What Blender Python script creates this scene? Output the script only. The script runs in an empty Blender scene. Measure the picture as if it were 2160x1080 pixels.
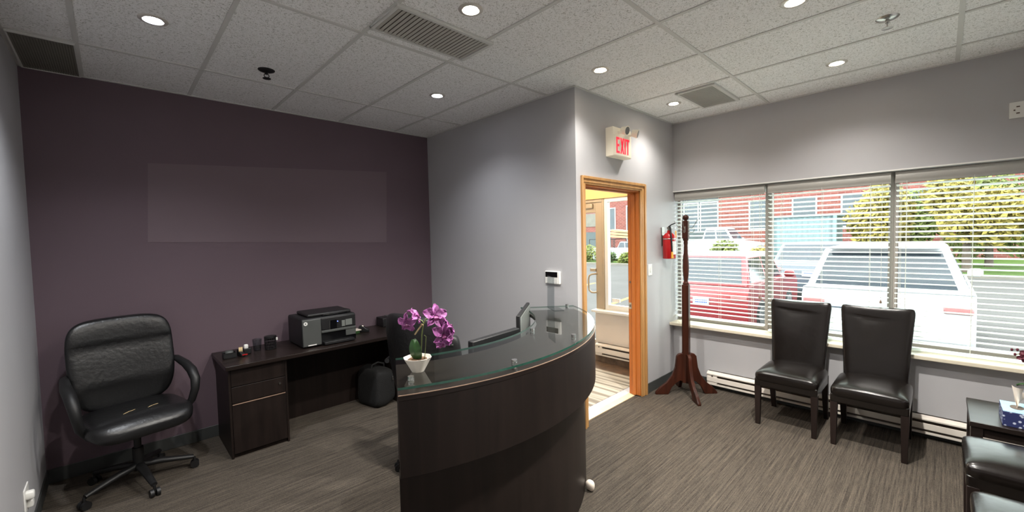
# A small reception and waiting room, looking from one corner across the
# curved desk to the doorway and the blind-covered windows.
EXPOSURE = 0.5
SKY = 6.8
DLPOWER = 120.0
VEST = 30.0
import bpy, bmesh, math, random
from mathutils import Vector, Matrix
random.seed(7)
SC = bpy.context.scene
COL = SC.collection
PI = math.pi
rad = math.radians

# ------------------------------------------------------------------ materials
def lin(c):
    r = []
    for v in c:
        v = v / 255.0
        r.append(v / 12.92 if v <= 0.04045 else ((v + 0.055) / 1.055) ** 2.4)
    return (r[0], r[1], r[2], 1.0)

def nt(name):
    m = bpy.data.materials.new(name)
    m.use_nodes = True
    t = m.node_tree
    b = t.nodes['Principled BSDF']
    return m, t, b

def mat(name, rgb, rough=0.6, var=0.08, scale=6.0, metal=0.0, bump=0.0, bscale=60.0, spec=0.5, stretch=None, coat=0.0):
    """principled surface whose colour and relief come from noise in object space"""
    m, t, b = nt(name)
    N, L = t.nodes, t.links
    tc = N.new('ShaderNodeTexCoord')
    mp = N.new('ShaderNodeMapping')
    if stretch: mp.inputs['Scale'].default_value = stretch
    L.new(tc.outputs['Object'], mp.inputs['Vector'])
    no = N.new('ShaderNodeTexNoise'); no.inputs['Scale'].default_value = scale; no.inputs['Detail'].default_value = 4
    L.new(mp.outputs[0], no.inputs['Vector'])
    rp = N.new('ShaderNodeValToRGB')
    c = lin(rgb)
    rp.color_ramp.elements[0].position = 0.3
    rp.color_ramp.elements[1].position = 0.7
    rp.color_ramp.elements[0].color = tuple(min(1, v * (1 - var)) for v in c[:3]) + (1,)
    rp.color_ramp.elements[1].color = tuple(min(1, v * (1 + var)) for v in c[:3]) + (1,)
    L.new(no.outputs['Fac'], rp.inputs['Fac'])
    L.new(rp.outputs['Color'], b.inputs['Base Color'])
    b.inputs['Roughness'].default_value = rough
    b.inputs['Metallic'].default_value = metal
    b.inputs['Specular IOR Level'].default_value = spec
    if coat:
        b.inputs['Coat Weight'].default_value = coat
        b.inputs['Coat Roughness'].default_value = 0.15
    if bump:
        n2 = N.new('ShaderNodeTexNoise'); n2.inputs['Scale'].default_value = bscale; n2.inputs['Detail'].default_value = 5
        L.new(mp.outputs[0], n2.inputs['Vector'])
        bp = N.new('ShaderNodeBump'); bp.inputs['Strength'].default_value = bump; bp.inputs['Distance'].default_value = 0.01
        L.new(n2.outputs['Fac'], bp.inputs['Height'])
        L.new(bp.outputs['Normal'], b.inputs['Normal'])
    return m

def emit(name, rgb, strength):
    m, t, b = nt(name)
    b.inputs['Base Color'].default_value = lin(rgb)
    b.inputs['Emission Color'].default_value = lin(rgb)
    b.inputs['Emission Strength'].default_value = strength
    return m

def glass(name, tint=(245, 250, 248), ior=1.45, rough=0.0):
    """thin clear pane: straight-through transmission plus a Fresnel mirror"""
    m = bpy.data.materials.new(name); m.use_nodes = True
    t = m.node_tree; N, L = t.nodes, t.links
    N.remove(N['Principled BSDF'])
    o = N['Material Output']
    tr = N.new('ShaderNodeBsdfTransparent'); tr.inputs['Color'].default_value = lin(tint)
    gl = N.new('ShaderNodeBsdfGlossy'); gl.inputs['Roughness'].default_value = rough
    fr = N.new('ShaderNodeFresnel'); fr.inputs['IOR'].default_value = ior
    mx = N.new('ShaderNodeMixShader')
    ge = N.new('ShaderNodeNewGeometry'); ms = N.new('ShaderNodeMath'); ms.operation = 'SUBTRACT'; ms.inputs[0].default_value = 1.0
    ml = N.new('ShaderNodeMath'); ml.operation = 'MULTIPLY'
    L.new(ge.outputs['Backfacing'], ms.inputs[1]); L.new(fr.outputs[0], ml.inputs[0]); L.new(ms.outputs[0], ml.inputs[1])
    L.new(ml.outputs[0], mx.inputs[0]); L.new(tr.outputs[0], mx.inputs[1]); L.new(gl.outputs[0], mx.inputs[2])
    L.new(mx.outputs[0], o.inputs['Surface'])
    return m

def slat_vinyl(name, rgb, through=0.6):
    """thin white vinyl that lets some daylight through"""
    m, t, b = nt(name); N, L = t.nodes, t.links
    b.inputs['Base Color'].default_value = lin(rgb); b.inputs['Roughness'].default_value = 0.45
    tl = N.new('ShaderNodeBsdfTranslucent'); tl.inputs['Color'].default_value = lin(rgb)
    no = N.new('ShaderNodeTexNoise'); no.inputs['Scale'].default_value = 3.0
    mr = N.new('ShaderNodeMapRange'); mr.inputs['To Min'].default_value = through * 0.9; mr.inputs['To Max'].default_value = through * 1.1
    mx = N.new('ShaderNodeMixShader')
    L.new(no.outputs['Fac'], mr.inputs['Value']); L.new(mr.outputs[0], mx.inputs[0])
    L.new(b.outputs[0], mx.inputs[1]); L.new(tl.outputs[0], mx.inputs[2]); L.new(mx.outputs[0], N['Material Output'].inputs['Surface'])
    return m

def carpet():
    m, t, b = nt('carpet'); N, L = t.nodes, t.links
    tc = N.new('ShaderNodeTexCoord')
    def noise(sc, scale, det=3):
        mp = N.new('ShaderNodeMapping'); mp.inputs['Scale'].default_value = sc
        L.new(tc.outputs['Object'], mp.inputs['Vector'])
        n = N.new('ShaderNodeTexNoise'); n.inputs['Scale'].default_value = scale; n.inputs['Detail'].default_value = det
        L.new(mp.outputs[0], n.inputs['Vector']); return n
    a = noise((1.3, 80, 1), 1.0); c = noise((7, 240, 1), 1.0); d = noise((1, 1, 1), 230)
    add = N.new('ShaderNodeMath'); add.operation = 'ADD'
    L.new(a.outputs['Fac'], add.inputs[0]); L.new(c.outputs['Fac'], add.inputs[1])
    ad2 = N.new('ShaderNodeMath'); ad2.operation = 'ADD'
    L.new(add.outputs[0], ad2.inputs[0]); L.new(d.outputs['Fac'], ad2.inputs[1])
    mr = N.new('ShaderNodeMapRange'); mr.inputs['From Min'].default_value = 1.1; mr.inputs['From Max'].default_value = 1.9
    L.new(ad2.outputs[0], mr.inputs['Value'])
    rp = N.new('ShaderNodeValToRGB')
    rp.color_ramp.elements[0].color = lin((43, 39, 36)); rp.color_ramp.elements[1].color = lin((98, 90, 80))
    L.new(mr.outputs[0], rp.inputs['Fac']); L.new(rp.outputs['Color'], b.inputs['Base Color'])
    b.inputs['Roughness'].default_value = 0.95; b.inputs['Specular IOR Level'].default_value = 0.15
    bp = N.new('ShaderNodeBump'); bp.inputs['Strength'].default_value = 0.5; bp.inputs['Distance'].default_value = 0.006
    L.new(ad2.outputs[0], bp.inputs['Height']); L.new(bp.outputs['Normal'], b.inputs['Normal'])
    return m

def ceiling_tile():
    m, t, b = nt('ceiling_tile'); N, L = t.nodes, t.links
    tc = N.new('ShaderNodeTexCoord')
    n = N.new('ShaderNodeTexNoise'); n.inputs['Scale'].default_value = 95; n.inputs['Detail'].default_value = 3; n.inputs['Distortion'].default_value = 1.6
    L.new(tc.outputs['Object'], n.inputs['Vector'])
    rp = N.new('ShaderNodeValToRGB')
    rp.color_ramp.elements[0].position = 0.34; rp.color_ramp.elements[0].color = lin((186, 186, 180))
    rp.color_ramp.elements[1].position = 0.47; rp.color_ramp.elements[1].color = lin((249, 249, 248))
    L.new(n.outputs['Fac'], rp.inputs['Fac']); L.new(rp.outputs['Color'], b.inputs['Base Color'])
    b.inputs['Roughness'].default_value = 0.95; b.inputs['Specular IOR Level'].default_value = 0.1
    bp = N.new('ShaderNodeBump'); bp.inputs['Strength'].default_value = 0.4; bp.inputs['Distance'].default_value = 0.004
    L.new(rp.outputs['Color'], bp.inputs['Height']); L.new(bp.outputs['Normal'], b.inputs['Normal'])
    return m

def wood(name, dark, light, axis='X', rough=0.35, scale=1.0):
    m, t, b = nt(name); N, L = t.nodes, t.links
    tc = N.new('ShaderNodeTexCoord'); mp = N.new('ShaderNodeMapping')
    s = {'X': (1.5, 22, 22), 'Y': (22, 1.5, 22), 'Z': (22, 22, 1.5)}[axis]
    mp.inputs['Scale'].default_value = tuple(v * scale for v in s)
    L.new(tc.outputs['Object'], mp.inputs['Vector'])
    n = N.new('ShaderNodeTexNoise'); n.inputs['Scale'].default_value = 1.0; n.inputs['Detail'].default_value = 6; n.inputs['Distortion'].default_value = 0.6
    L.new(mp.outputs[0], n.inputs['Vector'])
    rp = N.new('ShaderNodeValToRGB')
    rp.color_ramp.elements[0].position = 0.3; rp.color_ramp.elements[0].color = lin(dark)
    rp.color_ramp.elements[1].position = 0.7; rp.color_ramp.elements[1].color = lin(light)
    L.new(n.outputs['Fac'], rp.inputs['Fac']); L.new(rp.outputs['Color'], b.inputs['Base Color'])
    b.inputs['Roughness'].default_value = rough
    b.inputs['Specular IOR Level'].default_value = 0.25 if sum(light) < 200 else 0.45
    return m

def brick(name, c1, c2, mortar, plane='YZ', scale=1.0):
    m, t, b = nt(name); N, L = t.nodes, t.links
    tc = N.new('ShaderNodeTexCoord'); sx = N.new('ShaderNodeSeparateXYZ'); cx = N.new('ShaderNodeCombineXYZ')
    L.new(tc.outputs['Object'], sx.inputs[0])
    L.new(sx.outputs[plane[0]], cx.inputs['X']); L.new(sx.outputs[plane[1]], cx.inputs['Y'])
    br = N.new('ShaderNodeTexBrick')
    br.inputs['Color1'].default_value = lin(c1); br.inputs['Color2'].default_value = lin(c2); br.inputs['Mortar'].default_value = lin(mortar)
    br.inputs['Scale'].default_value = scale
    br.inputs['Brick Width'].default_value = 0.42; br.inputs['Row Height'].default_value = 0.15; br.inputs['Mortar Size'].default_value = 0.012
    L.new(cx.outputs[0], br.inputs['Vector']); L.new(br.outputs['Color'], b.inputs['Base Color'])
    b.inputs['Roughness'].default_value = 0.9
    return m

def stripes(name, c1, c2, axis='X', freq=14.0):
    m, t, b = nt(name); N, L = t.nodes, t.links
    tc = N.new('ShaderNodeTexCoord'); mp = N.new('ShaderNodeMapping')
    mp.inputs['Scale'].default_value = (freq, 0.6, 1) if axis == 'X' else (0.6, freq, 1)
    L.new(tc.outputs['Object'], mp.inputs['Vector'])
    n = N.new('ShaderNodeTexNoise'); n.inputs['Scale'].default_value = 1.0; n.inputs['Detail'].default_value = 3
    L.new(mp.outputs[0], n.inputs['Vector'])
    rp = N.new('ShaderNodeValToRGB'); rp.color_ramp.elements[0].position = 0.42; rp.color_ramp.elements[1].position = 0.58
    rp.color_ramp.elements[0].color = lin(c1); rp.color_ramp.elements[1].color = lin(c2)
    L.new(n.outputs['Fac'], rp.inputs['Fac']); L.new(rp.outputs['Color'], b.inputs['Base Color'])
    b.inputs['Roughness'].default_value = 0.95
    return m

def speckle(name, c1, c2, scale=60, lo=0.45, hi=0.55, rough=0.5):
    m, t, b = nt(name); N, L = t.nodes, t.links
    tc = N.new('ShaderNodeTexCoord')
    n = N.new('ShaderNodeTexVoronoi'); n.inputs['Scale'].default_value = scale
    L.new(tc.outputs['Object'], n.inputs['Vector'])
    rp = N.new('ShaderNodeValToRGB'); rp.color_ramp.elements[0].position = lo; rp.color_ramp.elements[1].position = hi
    rp.color_ramp.elements[0].color = lin(c1); rp.color_ramp.elements[1].color = lin(c2)
    L.new(n.outputs['Distance'], rp.inputs['Fac']); L.new(rp.outputs['Color'], b.inputs['Base Color'])
    b.inputs['Roughness'].default_value = rough
    return m

MT = {}
MT['carpet'] = carpet()
MT['tile'] = ceiling_tile()
MT['grid'] = mat('grid_paint', (212, 212, 208), 0.5, 0.02)
MT['purple'] = mat('purple_paint', (100, 83, 91), 0.7, 0.03, 2.0, bump=0.08, bscale=160)
MT['plaque'] = mat('blank_panel_paint', (113, 97, 103), 0.75, 0.01, 1.0)  # for the panel added in place of a blanked-out sign
MT['wall'] = mat('grey_paint', (178, 177, 179), 0.6, 0.02, 2.0, bump=0.06, bscale=170)
MT['base'] = mat('vinyl_base', (62, 64, 63), 0.5, 0.08, 12)
MT['oak'] = wood('oak_trim', (164, 118, 66), (192, 146, 92), 'Z', 0.4)
MT['oakjamb'] = wood('oak_jamb', (166, 92, 34), (188, 112, 48), 'Z', 0.4)
MT['oakx'] = wood('oak_trim_flat', (176, 116, 58), (214, 160, 96), 'X', 0.4)
MT['sill'] = mat('sill_paint', (212, 203, 182), 0.4, 0.03, 9)
MT['white'] = mat('white_paint', (226, 225, 220), 0.4, 0.02)
MT['heater'] = mat('heater_enamel', (222, 214, 203), 0.4, 0.02)
MT['slot'] = mat('slot_shadow', (96, 84, 74), 0.7, 0.05)
MT['slat'] = slat_vinyl('blind_slat', (240, 243, 240))
MT['valance'] = mat('valance_shaded', (158, 156, 150), 0.5, 0.02)  # shade on the valance is put into this darker grey
MT['cord'] = mat('blind_cord', (215, 214, 205), 0.8, 0.03)
MT['tassel'] = mat('tassel_wood', (120, 100, 84), 0.5, 0.05)
MT['pane'] = glass('window_glass')
MT['bronze'] = mat('window_frame_paint', (142, 132, 126), 0.5, 0.03)
MT['alum'] = mat('beige_aluminium', (178, 164, 142), 0.35, 0.03, metal=0.25)
MT['ochre'] = mat('ochre_paint', (226, 188, 122), 0.7, 0.02)
MT['cream'] = mat('cream_paint', (220, 210, 199), 0.7, 0.02)
MT['wenge'] = wood('dark_veneer', (25, 19, 17), (36, 28, 25), 'Z', 0.42)
MT['wengex'] = wood('dark_veneer_top', (27, 21, 19), (40, 32, 29), 'X', 0.3)
MT['edge'] = mat('tan_edge', (150, 124, 106), 0.4, 0.1)  # tan for the counter's painted edge highlight and the drawer pull edges
MT['dglass'] = glass('counter_glass', (244, 249, 246), 1.75)
MT['gedge'] = mat('glass_edge_green', (44, 82, 70), 0.08, 0.2, 30)
MT['acrylic'] = glass('clear_acrylic', (226, 230, 231), 1.9, 0.06)
MT['chrome'] = mat('brushed_steel', (200, 200, 198), 0.25, 0.03, metal=1.0)
MT['leather'] = mat('dark_leather', (21, 17, 15), 0.24, 0.12, 9, bump=0.12, bscale=14, spec=0.45)
MT['darkleg'] = wood('espresso_leg', (28, 21, 19), (40, 31, 28), 'Z', 0.4)
MT['bleather'] = mat('black_leather', (20, 20, 21), 0.33, 0.12, 9, bump=0.2, bscale=40)
MT['bplastic'] = mat('black_plastic', (20, 20, 21), 0.5, 0.06)
MT['greyplastic'] = mat('charcoal_plastic', (74, 76, 74), 0.45, 0.06)
MT['lcd'] = mat('dark_screen', (12, 12, 14), 0.15, 0.02)
MT['panelgrey'] = mat('panel_grey', (112, 116, 112), 0.4, 0.03)
MT['bluelight'] = emit('blue_status_light', (120, 140, 255), 2.0)
MT['wplastic'] = mat('white_plastic', (228, 227, 222), 0.4, 0.02)
MT['fabric'] = mat('black_fabric', (15, 15, 15), 0.85, 0.2, 40, bump=0.4, bscale=120)
MT['cherry'] = wood('cherry_wood', (40, 20, 14), (68, 34, 23), 'Z', 0.3)
MT['metalgrey'] = mat('hook_metal', (140, 136, 130), 0.3, 0.05, metal=0.9)
MT['red'] = mat('extinguisher_red', (176, 24, 28), 0.25, 0.05)
MT['rubber'] = mat('black_rubber', (22, 22, 22), 0.6, 0.05)
MT['yellow'] = mat('yellow_tag', (226, 168, 62), 0.6, 0.05)
MT['paperlabel'] = speckle('paper_label', (120, 118, 118), (232, 230, 226), 130, 0.18, 0.32, 0.6)
MT['exitface'] = emit('exit_face', (236, 228, 208), 0.08)
MT['exitred'] = emit('exit_red', (238, 40, 62), 0.75)
MT['lens'] = mat('lamp_lens', (150, 152, 150), 0.1, 0.1, metal=0.6)
MT['trimring'] = mat('downlight_trim', (214, 210, 202), 0.3, 0.02, metal=0.3)
MT['bulbw'] = emit('bulb_warm', (255, 238, 214), 60)
MT['bulbc'] = emit('bulb_cool', (236, 240, 255), 60)
MT['grille'] = mat('grille_grey', (186, 184, 176), 0.5, 0.05)
MT['grilledark'] = mat('grille_dark', (92, 90, 82), 0.7, 0.06)
MT['grillemid'] = mat('grille_mid_grey', (124, 122, 112), 0.6, 0.05)  # mid grey slats of the corner grille
MT['pot'] = mat('white_ceramic', (226, 218, 206), 0.3, 0.04, 20)
MT['soil'] = mat('brown_moss', (92, 66, 42), 0.95, 0.3, 90, bump=0.8, bscale=90)
MT['leaf'] = mat('leaf_green', (38, 74, 30), 0.4, 0.2, 14)
MT['stem'] = mat('stem_green', (104, 118, 62), 0.5, 0.15, 14)
MT['stick'] = mat('bamboo_tie', (196, 172, 128), 0.6, 0.1)
MT['petal'] = mat('orchid_petal', (160, 90, 152), 0.6, 0.45, 60)
MT['petaldeep'] = mat('orchid_throat', (112, 34, 92), 0.5, 0.3, 40)
MT['darkflower'] = mat('burgundy_petal', (86, 22, 40), 0.6, 0.3, 40)
MT['tissuetop'] = mat('tissue_box_top', (150, 190, 214), 0.5, 0.1, 30)
MT['tissueside'] = speckle('tissue_box_side', (196, 204, 222), (40, 48, 92), 55, 0.22, 0.42, 0.5)
MT['tissue'] = mat('tissue_paper', (238, 226, 212), 0.9, 0.04)
MT['tablewood'] = wood('black_table', (26, 21, 19), (40, 33, 30), 'Y', 0.3)
MT['stone'] = mat('brown_stone', (104, 84, 68), 0.4, 0.35, 14)
MT['marble'] = mat('grey_marble', (196, 194, 198), 0.3, 0.12, 9)
MT['beigestrip'] = mat('threshold_wood', (222, 196, 160), 0.45, 0.08, 14)
MT['mat'] = stripes('striped_mat', (128, 120, 108), (190, 182, 168), 'X', 22)
# outdoors
MT['asphalt'] = mat('asphalt', (76, 74, 73), 0.95, 0.12, 0.7, bump=0.2, bscale=30, spec=0.08)
MT['concrete'] = mat('kerb_concrete', (112, 107, 100), 0.9, 0.1, 2, spec=0.1)
MT['paintyellow'] = mat('road_paint_yellow', (150, 116, 36), 0.8, 0.15, 4)
MT['grass'] = mat('grass_green', (62, 82, 32), 0.95, 0.35, 5, spec=0.1)
MT['brick'] = brick('red_brick', (104, 48, 42), (124, 64, 56), (128, 104, 98))
MT['greyclad'] = mat('grey_cladding', (84, 90, 92), 0.8, 0.1, 1.0, spec=0.1)
MT['winglass'] = mat('dark_window', (54, 62, 68), 0.15, 0.2, 1.0)
MT['container'] = mat('teal_container', (112, 128, 130), 0.6, 0.06, spec=0.1)
MT['carred'] = mat('car_red', (122, 16, 28), 0.3, 0.03, coat=0.4)
MT['carwhite'] = mat('car_white', (176, 177, 180), 0.3, 0.02, coat=0.4)
MT['cargrey'] = mat('car_grey', (72, 80, 90), 0.3, 0.04, coat=0.4)
MT['carglass'] = mat('car_glass', (44, 52, 60), 0.08, 0.15, 3)
MT['tyre'] = mat('tyre_rubber', (34, 34, 36), 0.8, 0.1)
MT['rim'] = mat('alloy_rim', (170, 172, 176), 0.3, 0.05, metal=0.8)
MT['taillight'] = mat('tail_light_red', (150, 98, 98), 0.3, 0.1)
MT['orange'] = mat('marker_orange', (226, 120, 40), 0.3, 0.05)
MT['plate'] = mat('plate_white', (160, 162, 166), 0.4, 0.02)
MT['plateblue'] = mat('plate_blue', (60, 84, 160), 0.4, 0.05)
MT['lumber'] = wood('raw_lumber', (146, 118, 84), (166, 140, 106), 'Y', 0.7)
MT['foly'] = mat('foliage_yellow', (132, 118, 50), 0.7, 0.35, 3)
MT['folg'] = mat('foliage_green', (92, 100, 36), 0.7, 0.35, 3)
MT['foldark'] = mat('foliage_dark', (58, 74, 32), 0.7, 0.35, 3)
MT['bark'] = mat('bark', (86, 74, 64), 0.9, 0.2, 8)

# ------------------------------------------------------------------ mesh builder
def cpow(c, e):
    return math.copysign(abs(c) ** e, c)

class MB:
    def __init__(self):
        self.v = []; self.f = []; self.mi = []
    def add(self, vs, fs, mi=0, M=None):
        o = len(self.v)
        for p in vs:
            p = Vector(p)
            if M is not None: p = M @ p
            self.v.append(p)
        for f in fs:
            self.f.append([o + i for i in f]); self.mi.append(mi)
        return self
    def box(self, x0, x1, y0, y1, z0, z1, mi=0, M=None):
        vs = [(x, y, z) for z in (z0, z1) for y in (y0, y1) for x in (x0, x1)]
        return self.add(vs, [(0, 2, 3, 1), (4, 5, 7, 6), (0, 1, 5, 4), (2, 6, 7, 3), (0, 4, 6, 2), (1, 3, 7, 5)], mi, M)
    def frame_of(self, a, b):
        d = (Vector(b) - Vector(a)).normalized()
        h = Vector((0, 0, 1)) if abs(d.z) < 0.9 else Vector((1, 0, 0))
        u = d.cross(h).normalized(); w = u.cross(d).normalized()
        return d, u, w
    def cyl(self, a, b, r0, r1=None, n=16, mi=0, M=None, cap=True):
        if r1 is None: r1 = r0
        a, b = Vector(a), Vector(b)
        d, u, w = self.frame_of(a, b)
        vs = []
        for c, r in ((a, r0), (b, r1)):
            for k in range(n):
                t = 2 * PI * k / n
                vs.append(c + u * (r * math.cos(t)) + w * (r * math.sin(t)))
        fs = [(k, n + k, n + (k + 1) % n, (k + 1) % n) for k in range(n)]
        if cap: fs += [list(range(n)), list(range(2 * n - 1, n - 1, -1))]
        return self.add(vs, fs, mi, M)
    def tube(self, pts, r, n=8, mi=0, M=None, flat=1.0):
        pts = [Vector(p) for p in pts]
        rs = r if isinstance(r, (list, tuple)) else [r] * len(pts)
        vs = []; prev = None
        for i, p in enumerate(pts):
            d = (pts[min(i + 1, len(pts) - 1)] - pts[max(i - 1, 0)]).normalized()
            if prev is None:
                h = Vector((0, 0, 1)) if abs(d.z) < 0.9 else Vector((1, 0, 0))
                u = d.cross(h).normalized()
            else:
                u = (prev - d * prev.dot(d)).normalized()
            prev = u; w = u.cross(d)
            for k in range(n):
                t = 2 * PI * k / n
                vs.append(p + u * (rs[i] * math.cos(t)) + w * (rs[i] * flat * math.sin(t)))
        m = len(pts); fs = []
        for i in range(m - 1):
            for k in range(n):
                fs.append((i * n + k, (i + 1) * n + k, (i + 1) * n + (k + 1) % n, i * n + (k + 1) % n))
        fs += [list(range(n)), list(range(m * n - 1, (m - 1) * n - 1, -1))]
        return self.add(vs, fs, mi, M)
    def lathe(self, prof, c=(0, 0, 0), n=24, mi=0, M=None, wob=None):
        c = Vector(c); vs = []
        for (r, z) in prof:
            for k in range(n):
                t = 2 * PI * k / n
                rr = r * (wob(t) if wob else 1)
                vs.append(c + Vector((rr * math.cos(t), rr * math.sin(t), z)))
        m = len(prof); fs = []
        for i in range(m - 1):
            for k in range(n):
                fs.append((i * n + k, i * n + (k + 1) % n, (i + 1) * n + (k + 1) % n, (i + 1) * n + k))
        fs += [list(range(n - 1, -1, -1)), list(range((m - 1) * n, m * n))]
        return self.add(vs, fs, mi, M)
    def prism(self, poly, h0, h1, M=None, mi=0):
        """polygon in local XY pushed from h0 to h1 along local Z"""
        n = len(poly)
        vs = [(p[0], p[1], h0) for p in poly] + [(p[0], p[1], h1) for p in poly]
        fs = [list(range(n - 1, -1, -1)), list(range(n, 2 * n))] + [(k, (k + 1) % n, n + (k + 1) % n, n + k) for k in range(n)]
        return self.add(vs, fs, mi, M)
    def superq(self, a, b, c, e1=0.5, e2=0.4, nu=20, nv=36, fn=None, mi=0, M=None):
        vs = []
        for i in range(nu + 1):
            ph = -PI / 2 + PI * i / nu
            for k in range(nv):
                th = 2 * PI * k / nv
                q = Vector((a * cpow(math.cos(ph), e1) * cpow(math.cos(th), e2), b * cpow(math.cos(ph), e1) * cpow(math.sin(th), e2), c * cpow(math.sin(ph), e1)))
                vs.append(fn(q) if fn else q)
        fs = []
        for i in range(nu):
            for k in range(nv):
                fs.append((i * nv + k, i * nv + (k + 1) % nv, (i + 1) * nv + (k + 1) % nv, (i + 1) * nv + k))
        return self.add(vs, fs, mi, M)
    def sheet(self, fn, nu, nv, th=0.0, mi=0, M=None):
        """surface fn(u, v), u and v in 0..1, given a thickness along its normal when th is set"""
        P = [[Vector(fn(i / nu, j / nv)) for j in range(nv + 1)] for i in range(nu + 1)]
        W = nv + 1
        vs = [p for row in P for p in row]
        fs = [(i * W + j, (i + 1) * W + j, (i + 1) * W + j + 1, i * W + j + 1) for i in range(nu) for j in range(nv)]
        if th:
            nr = []
            for i in range(nu + 1):
                for j in range(nv + 1):
                    du = P[min(i + 1, nu)][j] - P[max(i - 1, 0)][j]; dv = P[i][min(j + 1, nv)] - P[i][max(j - 1, 0)]
                    nn = du.cross(dv)
                    nr.append(nn.normalized() if nn.length > 1e-9 else Vector((0, 0, 1)))
            o = len(vs)
            vs += [vs[k] - nr[k] * th for k in range(o)]
            fs += [tuple(o + q for q in reversed(f)) for f in fs[:]]
            ring = [i * W for i in range(nu + 1)] + [nu * W + j for j in range(1, W)] + [i * W + nv for i in range(nu - 1, -1, -1)] + [j for j in range(nv - 1, 0, -1)]
            for k in range(len(ring)):
                a, b = ring[k], ring[(k + 1) % len(ring)]
                fs.append((b, a, o + a, o + b))
        return self.add(vs, fs, mi, M)
    def build(self, name, mats, parent=None, bevel=0.0, smooth=None, seg=2, world=True, label=None, cat=None, group=None, kind=None):
        if not isinstance(mats, (list, tuple)): mats = [mats]
        if parent is not None and world:
            o0 = parent.get('_o'); off = Vector(o0) if o0 else Vector((0, 0, 0))
        elif parent is None and world and self.v:
            xs = [p.x for p in self.v]; ys = [p.y for p in self.v]
            off = Vector(((min(xs) + max(xs)) / 2, (min(ys) + max(ys)) / 2, min(p.z for p in self.v)))
        else:
            off = Vector((0, 0, 0))
        me = bpy.data.meshes.new(name)
        me.from_pydata([p - off for p in self.v], [], self.f)
        for m in mats: me.materials.append(m)
        for p, i in zip(me.polygons, self.mi): p.material_index = i
        bm = bmesh.new(); bm.from_mesh(me)
        bmesh.ops.remove_doubles(bm, verts=bm.verts, dist=1e-6)
        bmesh.ops.recalc_face_normals(bm, faces=bm.faces)
        bm.to_mesh(me); bm.free()
        if smooth is not None:
            for p in me.polygons: p.use_smooth = True
            me.set_sharp_from_angle(angle=rad(smooth))
        o = bpy.data.objects.new(name, me); COL.objects.link(o)
        if parent is not None:
            o.parent = parent
            o['_o'] = tuple(Vector(parent.get('_o') or (0, 0, 0))) if world else (0, 0, 0)
        else:
            o.location = off
            o['_o'] = tuple(off)
        if bevel:
            md = o.modifiers.new('soft_edge', 'BEVEL'); md.width = bevel; md.segments = seg; md.limit_method = 'ANGLE'; md.angle_limit = rad(40)
            for p in me.polygons: p.use_smooth = True
            me.set_sharp_from_angle(angle=rad(50))
        tag(o, label, cat, group, kind)
        return o

def tag(o, label=None, cat=None, group=None, kind=None):
    if label: o['label'] = label
    if cat: o['category'] = cat
    if group: o['group'] = group
    if kind: o['kind'] = kind
    return o

def thing(name, loc, label, cat, group=None, rz=0.0):
    o = bpy.data.objects.new(name, None); COL.objects.link(o)
    o.empty_display_size = 0.1
    o.location = loc; o.rotation_euler = (0, 0, rz)
    o['_o'] = tuple(loc)
    return tag(o, label, cat, group)

def struct(name, loc=(0, 0, 0)):
    o = bpy.data.objects.new(name, None); COL.objects.link(o)
    o.location = loc; o['_o'] = tuple(loc); o['kind'] = 'structure'
    return o

def kids(o):
    return [c for c in bpy.data.objects if c.parent == o]

def clone(o, parent=None):
    c = o.copy(); COL.objects.link(c); c.parent = parent
    for ch in kids(o): clone(ch, c)
    return c

def T(x=0, y=0, z=0): return Matrix.Translation((x, y, z))
def RX(d): return Matrix.Rotation(rad(d), 4, 'X')
def RY(d): return Matrix.Rotation(rad(d), 4, 'Y')
def RZ(d): return Matrix.Rotation(rad(d), 4, 'Z')
def basis(o, x, y, z):
    m = Matrix((x, y, z)).transposed().to_4x4(); m.translation = Vector(o); return m

# ------------------------------------------------------------------ camera
cam = bpy.data.cameras.new('camera'); co = bpy.data.objects.new('camera', cam); COL.objects.link(co)
ya, pa, ra = 0.80401522, -0.04289624, -0.02255072
fw = Vector((math.cos(ya) * math.cos(pa), math.sin(ya) * math.cos(pa), math.sin(pa)))
rt = Vector((math.sin(ya), -math.cos(ya), 0)); up = rt.cross(fw)
r2 = rt * math.cos(ra) + up * math.sin(ra); u2 = up * math.cos(ra) - rt * math.sin(ra)
co.matrix_world = basis((0, 0, 1.64), r2, u2, -fw)
cam.sensor_fit = 'HORIZONTAL'; cam.sensor_width = 36.0; cam.lens = 0.8094934 * 18.0
cam.clip_start = 0.05; cam.clip_end = 300
SC.camera = co
SC.view_settings.view_transform = 'Standard'; SC.view_settings.look = 'None'
SC.view_settings.gamma = 1.0; SC.view_settings.use_curve_mapping = False
SC.view_settings.exposure = EXPOSURE if 'EXPOSURE' in globals() else 0.0

XL, XW, YN, YB, YD, XG, HC = -0.40, 4.55, -0.75, 4.30, 2.10, 2.775, 2.868

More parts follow.
